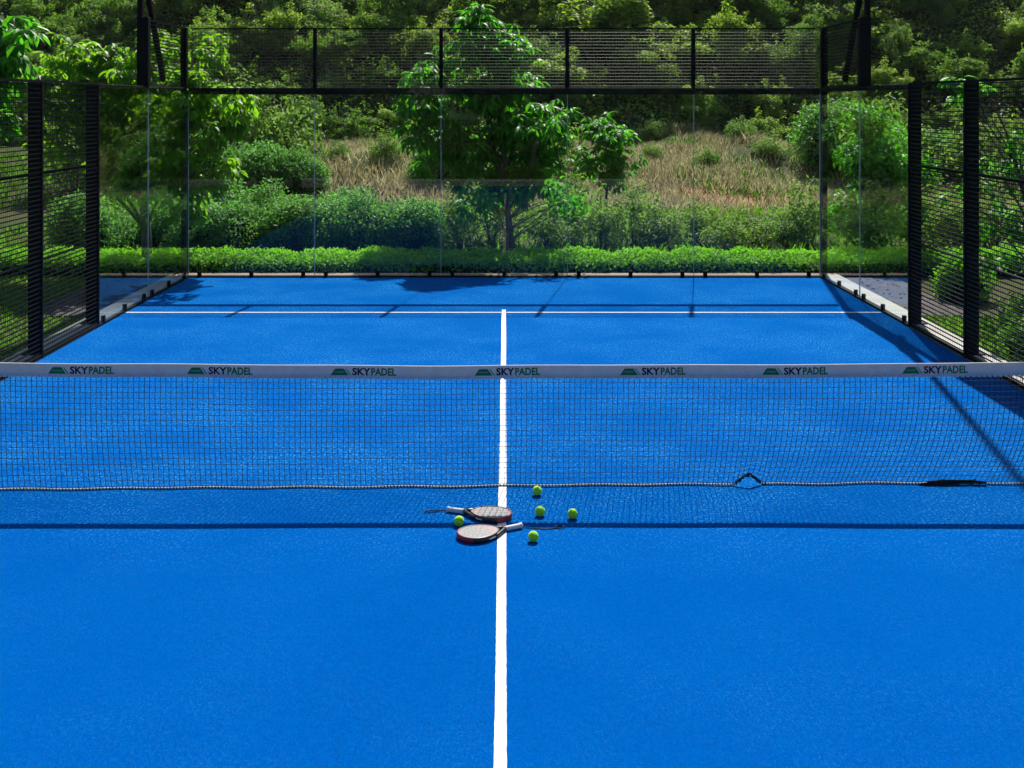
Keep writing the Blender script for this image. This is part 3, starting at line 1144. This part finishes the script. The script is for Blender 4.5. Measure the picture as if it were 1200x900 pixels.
def woody(name, base, top, r0, targets, mat, parent, twigs=2, lean=0.12, r_end=0.35):
    """tapered trunk with limbs bending out to the given targets (all in the parent's space)"""
    b = MB()
    base, top = Vector(base), Vector(top)
    n = 8
    tr = []
    ph = random.uniform(0, 6)
    for i in range(n + 1):
        s_ = i / n
        p = base.lerp(top, s_)
        p += Vector((math.sin(ph + s_ * 4.0), math.cos(ph * 1.7 + s_ * 3.1), 0)) * lean * s_ * (1.1 - s_) * (top - base).length * 0.5
        tr.append(p)
    rad = [r0 * (1.25 if i == 0 else 1.0) * (1 - (1 - r_end) * i / n) for i in range(n + 1)]
    b.tube(tr, rad, 8)
    for tg in targets:
        tg = Vector(tg)
        zf = (tg.z - base.z) / max(0.01, (top.z - base.z))
        s_ = min(0.97, max(0.30, zf * 0.72 + random.uniform(-0.12, 0.08)))
        i = int(s_ * n)
        st = tr[i]
        mid = st.lerp(tg, 0.5) + Vector((random.uniform(-.1, .1), random.uniform(-.1, .1), 0.12)) * (tg - st).length
        rr = rad[i] * random.uniform(0.38, 0.6)
        pts = []
        for k in range(6):
            u = k / 5
            pts.append(st * (1 - u) ** 2 + mid * 2 * u * (1 - u) + tg * u * u)
        b.tube(pts, [rr * (1 - 0.8 * k / 5) for k in range(6)], 5)
        for _ in range(twigs):
            k = random.choice((3, 4, 5))
            L_ = (tg - st).length
            q = pts[k] + Vector((random.uniform(-1, 1), random.uniform(-1, 1), random.uniform(-0.3, 0.8))) * 0.28 * L_
            b.tube([pts[k], pts[k].lerp(q, 0.5) + Vector((0, 0, 0.04 * L_)), q], [rr * 0.3, rr * 0.2, rr * 0.08], 4)
    return b.build(name, mat, parent, smooth=True)


def tree(name, label, base, clumps, crown_maker, r0, top, mat='bark', group=None, twigs=2, limbs=14, lean=0.12, cat="tree"):
    t_ = thing(name, label, cat, tuple(base), group)
    bv = np.array(base[:])
    rel = [(np.asarray(c_) - bv, r_) for c_, r_ in clumps]
    tg = [c_ for c_, _ in rel]
    if len(tg) > limbs:
        tg = random.sample(tg, limbs)
    woody("trunk", (0, 0, -0.1), Vector(top) - Vector(base), r0, tg, M[mat], t_, twigs, lean)
    link("crown", crown_maker(rel), None, t_)
    return t_


def px_clumps(spec, d, spread, rmin, rmax, jitter=1.0):
    """spec: list of (x0, x1, y0, y1, n) photo boxes at the crown's distance"""
    out = []
    for x0, x1, y0, y1, n in spec:
        for _ in range(n):
            dd = d + random.uniform(-spread, spread)
            p = atd(random.uniform(x0, x1), random.uniform(y0, y1), dd)
            r_ = random.uniform(rmin, rmax)
            out.append((np.array(p[:]), np.array([r_ * random.uniform(.85, 1.2), r_ * random.uniform(.85, 1.2), r_ * random.uniform(.7, 1.0)])))
    return out


# broad leaved tree behind the middle of the end glass
base = atd(603, 120, 21.4); base.z = -0.06
cl = px_clumps([(535, 610, 18, 60, 9), (520, 622, 50, 115, 16), (482, 515, 70, 100, 4), (488, 520, 105, 180, 6),
                (525, 625, 110, 195, 17), (625, 660, 135, 190, 5), (535, 632, 150, 212, 12), (545, 635, 195, 235, 8), (478, 520, 150, 200, 4)], 21.4, 0.75, 0.24, 0.42)
tree("broad_leaf_tree", "tall broad leaved tree with drooping leaves behind the middle of the end glass",
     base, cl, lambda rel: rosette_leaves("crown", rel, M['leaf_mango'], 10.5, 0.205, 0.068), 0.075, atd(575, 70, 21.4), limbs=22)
# second stem beside it, sparse leaves over the end of the court
base = atd(590, 120, 19.25); base.z = -0.06
cl = px_clumps([(575, 690, 205, 262, 7), (520, 600, 220, 270, 5), (640, 700, 215, 250, 4)], 19.5, 0.35, 0.13, 0.24)
tree("young_tree", "thin young tree with sparse leaves growing out of the low hedge at the centre",
     base, cl, lambda rel: clump_leaves("crown", rel, M['leaf_mango'], 70, 0.12, 0.045, 0.4, 0.4, rich=True), 0.035, atd(600, 215, 19.4), limbs=14)
# tree in the corner by the left glass
base = atd(172, 120, 19.3); base.z = -0.06
cl = px_clumps([(118, 205, 108, 215, 34), (205, 300, 108, 160, 14), (205, 250, 170, 250, 8), (180, 265, 45, 105, 12), (30, 165, 60, 105, 22),
                (20, 110, 100, 175, 16), (116, 215, 150, 235, 14)], 19.3, 0.9, 0.24, 0.40)
tree("broad_leaf_tree", "spreading broad leaved tree filling the corner by the left glass, trunk behind the pane joint",
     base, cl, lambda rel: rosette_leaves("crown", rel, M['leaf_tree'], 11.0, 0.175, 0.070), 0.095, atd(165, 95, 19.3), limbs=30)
# drooping tree at the far left
base = Vector((-8.6, 8.2, -0.06))
cl = px_clumps([(-60, 34, 22, 85, 16), (-90, 20, 85, 150, 10)], 17.0, 0.6, 0.22, 0.36)
tree("broad_leaf_tree", "broad leaved tree with long hanging leaves rising above the left mesh fence",
     base, cl, lambda rel: rosette_leaves("crown", rel, M['leaf_mango'], 9.0, 0.24, 0.080), 0.08, atd(-30, 60, 17.0), limbs=18)
# leafy tree beyond the right glass
base = atd(1014, 120, 20.4); base.z = -0.06
cl = px_clumps([(1000, 1050, 125, 165, 5), (985, 1060, 160, 225, 17), (980, 1075, 220, 280, 20), (1060, 1085, 180, 260, 4)], 20.6, 0.6, 0.22, 0.36)
tree("leafy_tree", "bushy small leaved tree standing behind the right side glass",
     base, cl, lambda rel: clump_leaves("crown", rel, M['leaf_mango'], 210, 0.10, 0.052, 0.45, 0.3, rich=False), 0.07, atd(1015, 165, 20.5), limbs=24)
# tree beside the right mesh fence
base = Vector((7.3, 7.2, -0.06))
cl = px_clumps([(1150, 1235, 185, 320, 22), (1120, 1160, 205, 250, 2), (1160, 1220, 140, 190, 4)], 15.2, 0.5, 0.16, 0.30)
cl += px_clumps([(1118, 1156, 96, 106, 6)], 15.0, 0.2, 0.10, 0.16)
tree("leafy_tree", "loose leafy tree with yellow green leaves pressing against the right mesh fence",
     base, cl, lambda rel: rosette_leaves("crown", rel, M['leaf_mango'], 7.5, 0.15, 0.055, k=7), 0.06, atd(1185, 170, 15.2), limbs=22)
# small round tree out on the bank
base = atd(710, 120, 28.0); base.z = hz(base.x, base.y)
cl = px_clumps([(682, 735, 150, 200, 14), (670, 745, 180, 208, 9), (695, 722, 140, 160, 4)], 28.0, 0.55, 0.26, 0.40)
tree("round_tree", "small round crowned green tree on a thin stem before the dry grass",
     base, cl, lambda rel: rosette_leaves("crown", rel, M['leaf_mango'], 6.5, 0.21, 0.075, k=8, droop=0.5), 0.045, atd(710, 165, 28.0), limbs=14)


# low hedge behind the end glass
def hedge(name, label, x0, x1, y0, y1, h0, n, mat):
    t_ = thing(name, label, "hedge", (0, 0, -0.06))
    u = rng.random(n)
    x = x0 + (x1 - x0) * u
    lump = 0.016 * np.sin(x * 2.3) + 0.014 * np.sin(x * 5.9 + 1) + 0.016 * np.sin(x * 13.0)
    a = rng.random(n)
    hw = (y1 - y0) / 2
    # profile: up the front, over the top, down the back
    ang = np.pi * a
    ex = np.sign(np.cos(ang)) * np.abs(np.cos(ang)) ** 0.45
    ez = np.abs(np.sin(ang)) ** 0.40
    dep = 1 - 0.35 * rng.random(n) ** 2.2
    lump2 = 0.03 * np.sin(x * 7.1 + 3 * ex) + 0.03 * rng.normal(size=n)
    y = (y0 + y1) / 2 - ex * (hw + lump2) * dep
    z = 0.02 + ez * (h0 + lump + lump2 * 0.8) * dep
    P = np.stack([x, y, z], 1)
    nd = unit(np.stack([0 * x, -ex * 0.9, ez + 0.1], 1))
    N = unit(nd + rng.normal(size=(n, 3)) * 0.55)
    D = unit(np.cross(N, rng.normal(size=(n, 3)))) + nd * 0.55
    L = 0.050 * (0.6 + 0.8 * rng.random(n))
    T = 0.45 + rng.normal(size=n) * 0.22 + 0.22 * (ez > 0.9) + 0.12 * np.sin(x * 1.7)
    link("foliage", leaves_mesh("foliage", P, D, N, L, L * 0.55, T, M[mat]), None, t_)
    b_ = MB()
    b_.box(x0 + 0.05, x1 - 0.05, y0 + 0.055, y1 - 0.12, 0.0, h0 * 0.74)  # solid filler core, added close to the front so that side stays dark
    b_.build("solid_core", M['core'], t_)
    return t_


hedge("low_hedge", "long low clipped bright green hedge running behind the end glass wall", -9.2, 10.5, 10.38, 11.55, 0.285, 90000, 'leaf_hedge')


def side_hedge(label, x0, x1, y0, y1, h0, n, mat):
    t_ = thing("clipped_hedge", label, "hedge", (0, 0, -0.06))
    P = np.stack([rng.uniform(x0, x1, n), rng.uniform(y0, y1, n), h0 * rng.random(n) ** 0.5], 1)
    which = rng.integers(0, 4, n)
    P[which == 0, 0] = x1; P[which == 1, 1] = y0; P[which == 2, 2] = h0
    P[which == 3, 0] = x0
    P += rng.normal(size=(n, 3)) * 0.035
    P[:, 2] += 0.04 * np.sin(P[:, 1] * 4)
    P[:, 2] = np.abs(P[:, 2])
    nd = np.zeros((n, 3)); nd[which == 0, 0] = 1; nd[which == 1, 1] = -1; nd[which == 2, 2] = 1; nd[which == 3, 0] = -1
    N = unit(nd + rng.normal(size=(n, 3)) * 0.5); D = unit(np.cross(N, rng.normal(size=(n, 3)))) + nd * 0.5
    L = 0.06 * (0.6 + 0.8 * rng.random(n))
    link("foliage", leaves_mesh("foliage", P, D, N, L, L * 0.55, 0.35 + rng.normal(size=n) * 0.2, M[mat]), None, t_)
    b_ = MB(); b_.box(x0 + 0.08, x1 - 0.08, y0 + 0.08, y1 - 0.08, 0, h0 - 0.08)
    b_.build("solid_core", M['core'], t_)


side_hedge("dark clipped hedge with a flat top along the foot of the left mesh fence", -6.95, -6.15, 0.8, 4.9, 0.80, 16000, 'leaf_bush')


# shrubs: a few shapes, each placed as an individual
def shrub_mesh(name, mat, h, w_, n_clump, L, W, dens, loose=0.0, shell=0.5, rich=False):
    cls = []
    for k in range(n_clump):
        q = ball_pts(1, 0.55)[0]
        q[2] = abs(q[2])
        c_ = np.array([q[0] * w_ * 0.36, q[1] * w_ * 0.36, 0.18 * h + q[2] * h * 0.52])
        r_ = w_ * random.uniform(0.17, 0.27)
        cls.append((c_, (r_, r_, r_ * random.uniform(0.8, 1.15))))
    if loose:
        for k in range(int(n_clump * loose)):
            q = ball_pts(1, 0.8)[0]; q[2] = abs(q[2])
            c_ = np.array([q[0] * w_ * 0.5, q[1] * w_ * 0.5, 0.3 * h + q[2] * h * 0.72])
            r_ = w_ * random.uniform(0.06, 0.12)
            cls.append((c_, (r_, r_, r_ * 1.5)))
    return clump_leaves(name, cls, mat, dens, L, W, 0.4, 0.15, 0.22, rich, shell), cls


def stems_mesh(cls, h, r):
    b_ = MB()
    for c_, r_ in cls[:12]:
        x_, y_, z_ = c_
        b_.tube([(x_ * 0.12, y_ * 0.12, -0.05), (x_ * 0.5, y_ * 0.5, z_ * 0.55), (x_, y_, z_)], [r, r * 0.7, r * 0.25], 5)
    me_ = bpy.data.meshes.new("stems"); me_.from_pydata(b_.v, [], b_.f); me_.materials.append(M['bark_grey'])
    return me_


KINDS = {}
SPOTS = [(395, 37), (430, 41), (455, 36), (480, 39.5), (765, 38), (790, 41), (828, 36.5), (868, 40), (902, 37.5), (935, 41), (745, 43), (850, 43.5), (410, 44), (470, 44)]


def core_mesh(h, w_):  # solid dark core added inside dense shrubs to block sun and shade their front
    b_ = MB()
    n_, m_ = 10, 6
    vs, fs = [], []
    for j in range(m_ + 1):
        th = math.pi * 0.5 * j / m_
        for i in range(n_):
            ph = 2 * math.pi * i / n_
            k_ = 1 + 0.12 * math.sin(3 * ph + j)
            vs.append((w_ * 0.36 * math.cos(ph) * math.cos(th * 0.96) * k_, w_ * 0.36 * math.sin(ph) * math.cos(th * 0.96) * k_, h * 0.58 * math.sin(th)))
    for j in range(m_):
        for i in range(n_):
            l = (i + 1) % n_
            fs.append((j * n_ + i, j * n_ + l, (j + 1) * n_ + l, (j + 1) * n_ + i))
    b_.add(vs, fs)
    me_ = bpy.data.meshes.new("shade_core"); me_.from_pydata(b_.v, [], b_.f); me_.materials.append(M['core'])
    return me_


CORES = {}


def shrub_kind(key, mat, h, w_, n_clump, L, W, dens, loose=0.0, stem=0.012, rich=False):
    me_, cls = shrub_mesh("foliage", M[mat], h, w_, n_clump, L, W, dens, loose, rich=rich)
    KINDS[key] = (me_, stems_mesh(cls, h, stem))
    if not loose:
        CORES[key] = core_mesh(h, w_)


for i in range(3):
    shrub_kind(f'round{i}', 'leaf_bush', 1.15, 1.25, 26, 0.055, 0.030, 430)
for i in range(3):
    shrub_kind(f'wild{i}', 'leaf_wild', 1.15, 1.2, 15, 0.080, 0.034, 150, 1.2)
for i in range(2):
    shrub_kind(f'clip{i}', 'leaf_hedge', 0.62, 0.85, 20, 0.050, 0.028, 480)


def put(name, key, label, cat, loc, s=1.0, group=None, rz=None, sz=None):
    fo, st = KINDS[key]
    t_ = thing(name, label, cat, loc, group, random.uniform(0, 6.28) if rz is None else rz)
    t_.scale = (s, s, s * (sz or random.uniform(0.9, 1.08)))
    link("foliage", fo, None, t_)
    link("stems", st, None, t_)
    if key in CORES:
        link("shade_core", CORES[key], None, t_)
    return t_


RB = "rounded dense green bush in the row just behind the low hedge"
for i, (px, d, s, sz) in enumerate(((128, 22.0, 1.0, .75), (190, 22.4, 1.0, 1.0), (236, 21.6, 1.1, .95), (282, 21.7, 1.1, .95), (318, 22.8, 1.25, 1.0), (345, 21.8, 1.15, 0.98),
                                 (385, 22.4, 1.1, 1.0), (428, 21.8, 1.15, 1.0), (480, 21.9, 1.12, .95), (398, 23.4, 1.2, 1.0), (262, 23.2, 1.35, 1.05))):
    p = atd(px, 120, d)
    put("round_bush", f'round{i % 3}', RB, "bush", (p.x, p.y, -0.06), s, "round bushes behind the hedge", sz=sz)
WB = "loose wild shrub with small pale leaves behind the low hedge, right of the tall tree"
for i, (px, d, s, sz) in enumerate(((540, 22.6, 1.1, 1.0), (575, 23.4, 1.2, 1.0), (640, 22.4, 1.05, .95), (672, 23.6, 1.2, 1.0), (706, 22.3, 0.95, .9), (742, 23.2, 1.1, .95),
                                 (778, 22.5, 0.9, .75), (815, 23.3, 0.95, 0.75), (850, 22.4, 0.9, .7), (885, 23.2, 0.9, .65), (920, 22.4, 0.85, .72), (948, 22.9, 1.15, 0.95),
                                 (1075, 22.6, 1.2, 1.0), (1118, 21.4, 1.1, .95), (1165, 22.0, 1.2, 1.0), (1225, 21.6, 1.2, 1.0))):
    p = atd(px, 120, d)
    put("wild_shrub", f'wild{i % 3}', "loose wild shrub with small pale leaves in the row behind the low hedge", "shrub", (p.x, p.y, -0.06), s, "wild shrubs behind the hedge", sz=sz)
for i, (px, d, s, sz) in enumerate(((236, 33.5, 1.9, 1.1), (268, 35.5, 2.2, 1.2), (300, 33.0, 1.7, 1.0), (330, 36.0, 2.2, 1.15), (352, 33.2, 1.4, 1.0), (205, 36.0, 2.4, 1.2), (150, 34.0, 2.2, 1.1), (90, 33.0, 2.2, 1.1),
                                    (520, 34.0, 1.7, 1.0), (556, 35.5, 2.0, 1.1), (600, 34.5, 2.0, 1.0), (640, 36.5, 2.0, 1.0), (985, 36.0, 2.4, 1.0), (1030, 34.0, 2.2, 1.1), (1090, 35.0, 2.0, 0.9), (1150, 33.5, 2.2, 1.0))):
    p = atd(px, 120, d)
    put("bank_shrub", f'wild{i % 3}' if i % 2 else f'round{i % 3}', "large untrimmed shrub growing on the bank beside the dry grass", "shrub", (p.x, p.y, hz(p.x, p.y) - 0.05), s, "shrubs on the bank", sz=sz)
for i, (px, d) in enumerate(SPOTS):
    p = atd(px, 120, d)
    put("weed_clump", f'wild{i % 3}', "low green weed clump rising out of the dry grass", "shrub", (p.x, p.y, hz(p.x, p.y) - 0.05), random.uniform(0.6, 1.05), "weed clumps in the dry grass", sz=random.uniform(.55, .9))
put("clipped_shrub", 'clip0', "low clipped round shrub against the foot of the right mesh fence", "shrub", (5.98, 4.75, -0.06), 0.95, "clipped shrubs", sz=.85)
put("clipped_shrub", 'clip1', "taller clipped shrub seen between two posts of the right mesh fence", "shrub", (6.55, 8.2, -0.06), 1.05, "clipped shrubs", sz=1.25)
put("clipped_shrub", 'clip0', "clipped shrub hugging the right pavement by the big leafy tree", "shrub", (6.75, 6.2, -0.06), 1.1, "clipped shrubs", sz=1.0)
put("large_bush", 'round1', "big yellow green bush behind the left mesh fence", "bush", (-7.35, 6.6, -0.06), 1.35, sz=1.15)
put("large_bush", 'round0', "bush with brownish top standing at the lawn edge behind the left mesh fence", "bush", (-7.6, 12.9, -0.06), 1.25, sz=1.05)
put("large_bush", 'round2', "broad bush standing behind the clipped hedge at the left mesh fence", "bush", (-7.9, 4.6, -0.06), 1.3, sz=1.0)


# grass: lawn to the left, dry stand on the bank
def grass_obj(name, label, cat, pts, h, w_, mat, lean=0.3, tint=0.5):
    n = len(pts)
    D = np.stack([rng.normal(size=n) * lean, rng.normal(size=n) * lean, np.ones(n)], 1)
    N = rng.normal(size=(n, 3)); N[:, 2] *= 0.2
    hh = h * (0.55 + 0.75 * rng.random(n))
    me_ = leaves_mesh(name, pts, D, N, hh, w_, tint + rng.normal(size=n) * 0.25, M[mat], fold=0.05, droop=0.22)
    o = stuff(link(name, me_, None))
    return tag(o, label, cat)


n = 46000
x = rng.uniform(-12, -5.33, n); y = rng.uniform(1.0, 11.2, n)
ok = ~((x > -6.42) & (y > 6.88)); x, y = x[ok], y[ok]; n = len(x)
grass_obj("lawn_grass", "short green lawn grass behind the left mesh fence", "grass", np.stack([x, y, np.full(n, -0.065)], 1), 0.07, 0.011, 'grass', 0.5)

n = 230000
x = rng.uniform(-16, 16, n); d_ = rng.uniform(30.0, 47.0, n)
y = d_ + CAM.y
dens = np.sin(x * 0.55 + 0.6) + np.sin(x * 1.3 + d_ * 0.5) * 0.6 + 0.5 * np.sin(d_ * 1.1 + x)
soilm = np.exp(-(((x - 7.4) / 2.4) ** 2 + ((y - 24.2) / 1.5) ** 2))
keep = (x > -6.3 + rng.normal(size=n)) & (dens + rng.normal(size=n) * 0.6 > -0.7) & (rng.random(n) > soilm * 0.97)
x, y = x[keep], y[keep]
grass_obj("dry_grass", "tall straw coloured grass on the bank beyond the court", "grass", np.stack([x, y, H(x, y) - 0.03], 1), 0.34 + 0.10 * np.sin(x * 0.7 + y * 0.9), 0.0080, 'straw', 0.42, 0.5)
n = 22000
x = rng.uniform(-18, 18, n); y = rng.uniform(30.0, 47.5, n) + CAM.y
sel = (np.sin(x * 0.8 + 2.0) + np.sin(y * 0.7 + x * 0.3) > 0.75) | (x < -5.5)
x, y = x[sel], y[sel]
grass_obj("rank_grass", "rank green grass growing in patches among the dry grass", "grass", np.stack([x, y, H(x, y) - 0.03], 1), 0.36, 0.013, 'grass', 0.50, 0.5)
n = 9000
x = rng.uniform(5.36, 8.5, n); y = rng.uniform(0.5, 6.8, n)
grass_obj("bed_weeds", "low green weeds in the planting bed behind the right mesh fence", "ground cover", np.stack([x, y, np.full(n, -0.065)], 1), 0.10, 0.03, 'grass', 0.8, 0.3)
x = rng.uniform(-11, 11, n); y = rng.uniform(12.5, 23.0, n)
grass_obj("ground_cover", "low weedy ground cover between the bushes and the bank", "ground cover", np.stack([x, y, H(x, y) - 0.01], 1), 0.22, 0.035, 'grass', 0.7, 0.4)

# hillside trees and thickets
def hill_tree_mesh(h, w_, n_clump, L, W, dens, mat, low=0.22):
    cls = []
    lobes = []
    for k in range(6):
        q = ball_pts(1, 0.6)[0]
        zc = h * (low + (0.88 - low) * random.random())
        lobes.append((np.array([q[0] * w_ * 0.34, q[1] * w_ * 0.34, zc]), w_ * random.uniform(0.14, 0.26)))
    for k in range(n_clump):
        lc, lr = lobes[k % 6]
        q = ball_pts(1, 0.3)[0]
        c_ = lc + q * lr * np.array([1.25, 1.25, 0.9])
        c_[2] = max(c_[2], 0.1)
        r_ = w_ * random.uniform(0.045, 0.125)
        cls.append((c_, (r_ * random.uniform(.9, 1.5), r_ * random.uniform(.9, 1.5), r_ * random.uniform(.5, .95))))
    for k in range(n_clump):                      # stray sprays and hanging strands between the lobes
        lc, lr = random.choice(lobes)
        q = ball_pts(1, 0.8)[0]
        c_ = lc + q * lr * 1.7
        c_[2] = max(c_[2], 0.1)
        r_ = w_ * random.uniform(0.015, 0.045)
        cls.append((c_, (r_, r_, r_ * random.uniform(1.0, 3.0))))
    crown = clump_leaves("crown", cls, M[mat], dens, L, W, 0.5, 0.2, 0.24, False, 0.4)
    b_ = MB()
    tr = [(0.0, 0, -0.4), (0.05 * w_, 0.02, h * 0.25), (0.0, -0.02 * w_, h * 0.5), (0.02 * w_, 0, h * 0.8)]
    r0 = 0.028 * h
    b_.tube(tr, [r0, r0 * 0.8, r0 * 0.6, r0 * 0.25], 7)
    for c_, r_ in random.sample(cls, min(14, len(cls))):
        st = Vector(tr[1]).lerp(Vector(tr[2]), random.random())
        e_ = Vector(c_)
        m_ = st.lerp(e_, 0.5) + Vector((0, 0, 0.06 * h))
        b_.tube([st, m_, e_], [r0 * 0.45, r0 * 0.3, r0 * 0.08], 5)
    tm = bpy.data.meshes.new("trunk"); tm.from_pydata(b_.v, [], b_.f); tm.materials.append(M['bark_grey'])
    return crown, tm


HT = [hill_tree_mesh(5.2, 4.6, 60, 0.19, 0.085, 60, 'leaf_far'),
      hill_tree_mesh(6.2, 4.2, 64, 0.17, 0.075, 64, 'leaf_far', 0.15),
      hill_tree_mesh(4.6, 5.0, 60, 0.21, 0.095, 54, 'leaf_far', 0.12),
      hill_tree_mesh(5.6, 4.4, 50, 0.17, 0.07, 56, 'leaf_wild', 0.25),
      hill_tree_mesh(5.0, 4.8, 60, 0.19, 0.09, 56, 'leaf_vine', 0.10)]
VM = [hill_tree_mesh(2.3, 3.6, 60, 0.14, 0.075, 110, 'leaf_vine', 0.05),
      hill_tree_mesh(2.1, 3.2, 56, 0.14, 0.06, 100, 'leaf_wild', 0.05),
      hill_tree_mesh(2.4, 3.0, 56, 0.15, 0.075, 100, 'leaf_far', 0.05)]
LAB = ["dark green hillside tree with a dense uneven crown", "tall narrow dark hillside tree", "wide low crowned dark hillside tree",
       "thin grey green hillside tree with an open crown", "yellow green creeper covered tree"]
WHERE = {49.5: ", at the foot of the slope", 56.0: ", low on the slope", 66.0: ", half way up the slope", 78.0: ", high on the slope",
         46.8: " at the edge of the dry grass", 49.3: " on the first rise of the slope", 51.6: " part way up the slope", 54.0: " under the trees on the slope",
         57.0: " beside the upper trees", 60.5: " between the upper trees"}
k = 0
for (d, step, s0, kinds) in ((49.5, 6.0, 0.62, (0, 3, 2, 0, 3, 4, 1)), (56.0, 5.6, 0.8, (1, 4, 0, 2, 3, 4)), (66.0, 4.6, 1.0, (2, 0, 4, 1, 0, 3)), (78.0, 5.2, 1.25, (0, 4, 2, 1, 3))):
    half = 0.46 * d + 3
    x = -half + random.uniform(0, 2)
    while x < half:
        kd = kinds[k % len(kinds)]
        y = d + CAM.y + random.uniform(-2.0, 2.0)
        t_ = thing("hillside_tree", LAB[kd] + WHERE[d], "tree", (x, y, hz(x, y) - 0.15), "trees on the hillside", random.uniform(0, 6.28))
        s = s0 * random.uniform(0.78, 1.15)
        t_.scale = (s * random.uniform(.85, 1.35), s * random.uniform(.85, 1.35), s * random.uniform(.85, 1.15))
        t_.rotation_euler = (random.uniform(-.12, .12), random.uniform(-.12, .12), t_.rotation_euler[2])
        link("trunk", HT[kd][1], None, t_)
        link("crown", HT[kd][0], None, t_)
        x += step * random.uniform(0.75, 1.2)
        k += 1
VSPOT = [(690, 62), (735, 58), (770, 64), (715, 53), (800, 56), (655, 60), (760, 51), (930, 60), (985, 55), (1080, 60), (1140, 66), (640, 50), (880, 66)]
for px, d in VSPOT:
    p = atd(px, 120, d)
    t_ = thing("creeper_mound", "broad sunlit mound of bright creeper on the open part of the slope", "creeper", (p.x, p.y, hz(p.x, p.y) - 0.1), "creeper mounds on the slope", random.uniform(0, 6.28))
    s = random.uniform(1.1, 1.6)
    t_.scale = (s * 1.3, s, s * 0.7)
    link("stems", VM[0][1], None, t_)
    link("foliage", VM[0][0], None, t_)
n = 90000
x = rng.uniform(-38, 38, n); y = rng.uniform(45.5, 78, n) + CAM.y
lump = 0.45 * np.abs(np.sin(x * 0.9 + y * 0.4) * np.sin(y * 0.8 - x * 0.3)) + 0.25 * rng.random(n)
P = np.stack([x, y, H(x, y) + lump], 1)
N = unit(np.array([0, -0.3, 1.0]) + rng.normal(size=(n, 3)) * 0.6); D = unit(np.cross(N, rng.normal(size=(n, 3))))
o = stuff(link("slope_undergrowth", leaves_mesh("slope_undergrowth", P, D, N, 0.20, 0.11, 0.45 + rng.normal(size=n) * 0.2 + 0.2 * np.sin(x * 0.5 + y * 0.3), M['leaf_vine']), None))
tag(o, "tangled green undergrowth covering the wooded slope under the trees", "undergrowth")
for i in range(13):
    x = -36 + 6 * i + random.uniform(-1.5, 1.5); y = -27 + random.uniform(-3, 3)
    kd = (0, 2, 1, 4, 2)[i % 5]
    t_ = thing("shade_tree", "tall shade tree in the row facing the open end of the court", "tree", (x, y, -0.1), "row of shade trees facing the court", random.uniform(0, 6.28))
    s = random.uniform(1.7, 2.3)
    t_.scale = (s, s, s)
    link("trunk", HT[kd][1], None, t_)
    link("crown", HT[kd][0], None, t_)
VL = ["low mound of yellow green creeper", "low grey green thicket", "low dark green thicket"]
for (d, step, s0) in ((46.8, 2.4, 0.70), (49.3, 2.5, 0.75), (51.6, 2.6, 0.85), (54.0, 2.7, 0.9), (57.0, 3.0, 1.0), (60.5, 3.4, 1.1)):
    half = 0.46 * d + 2
    x = -half + random.uniform(0, 2)
    while x < half:
        kd = random.choice((0, 1, 2, 0)) if math.sin(x * 0.33 + d * 0.2) > -0.3 else random.choice((1, 2, 2))
        y = d + CAM.y + random.uniform(-1.2, 1.2)
        t_ = thing("hillside_thicket", VL[kd] + WHERE[d], "thicket", (x, y, hz(x, y) - 0.12), "thickets on the slope", random.uniform(0, 6.28))
        s = s0 * random.uniform(0.7, 1.2)
        t_.scale = (s * random.uniform(.9, 1.3), s, s * random.uniform(.8, 1.1))
        link("stems", VM[kd][1], None, t_)
        link("foliage", VM[kd][0], None, t_)
        x += step * random.uniform(0.7, 1.3)

# fallen leaves on the pavements and at the hedge's foot
n = 420
x = np.where(rng.random(n) < 0.5, rng.uniform(-6.5, -5.35, n), rng.uniform(5.35, 6.15, n)); y = rng.uniform(5.5, 10.1, n)
P = np.stack([x, y, np.full(n, -0.024)], 1)
N = unit(np.array([0, 0, 1.0]) + rng.normal(size=(n, 3)) * 0.25); D = np.cross(N, rng.normal(size=(n, 3)))
o = stuff(link("leaf_litter", leaves_mesh("leaf_litter", P, D, N, 0.07, 0.035, 0.5 + rng.normal(size=n) * 0.3, M['litter']), None))
tag(o, "brown fallen leaves scattered on the paving beside the glass", "fallen leaves")


# thin humid air over the valley
hm = bpy.data.materials.new("humid_air")
hm.use_nodes = True
hn = hm.node_tree
hn.nodes.clear()
ho = hn.nodes.new("ShaderNodeOutputMaterial")
pv = hn.nodes.new("ShaderNodeVolumePrincipled")
pv.inputs["Color"].default_value = (0.93, 0.96, 1.0, 1)
pv.inputs["Density"].default_value = 0.00009
pv.inputs["Anisotropy"].default_value = 0.3
hn.links.new(pv.outputs[0], ho.inputs["Volume"])
b = MB(); b.box(-170, 170, -170, 200, -1.2, 110)
tag(stuff(b.build("haze", hm)), "thin pale haze hanging in the air over the hillside", "haze")
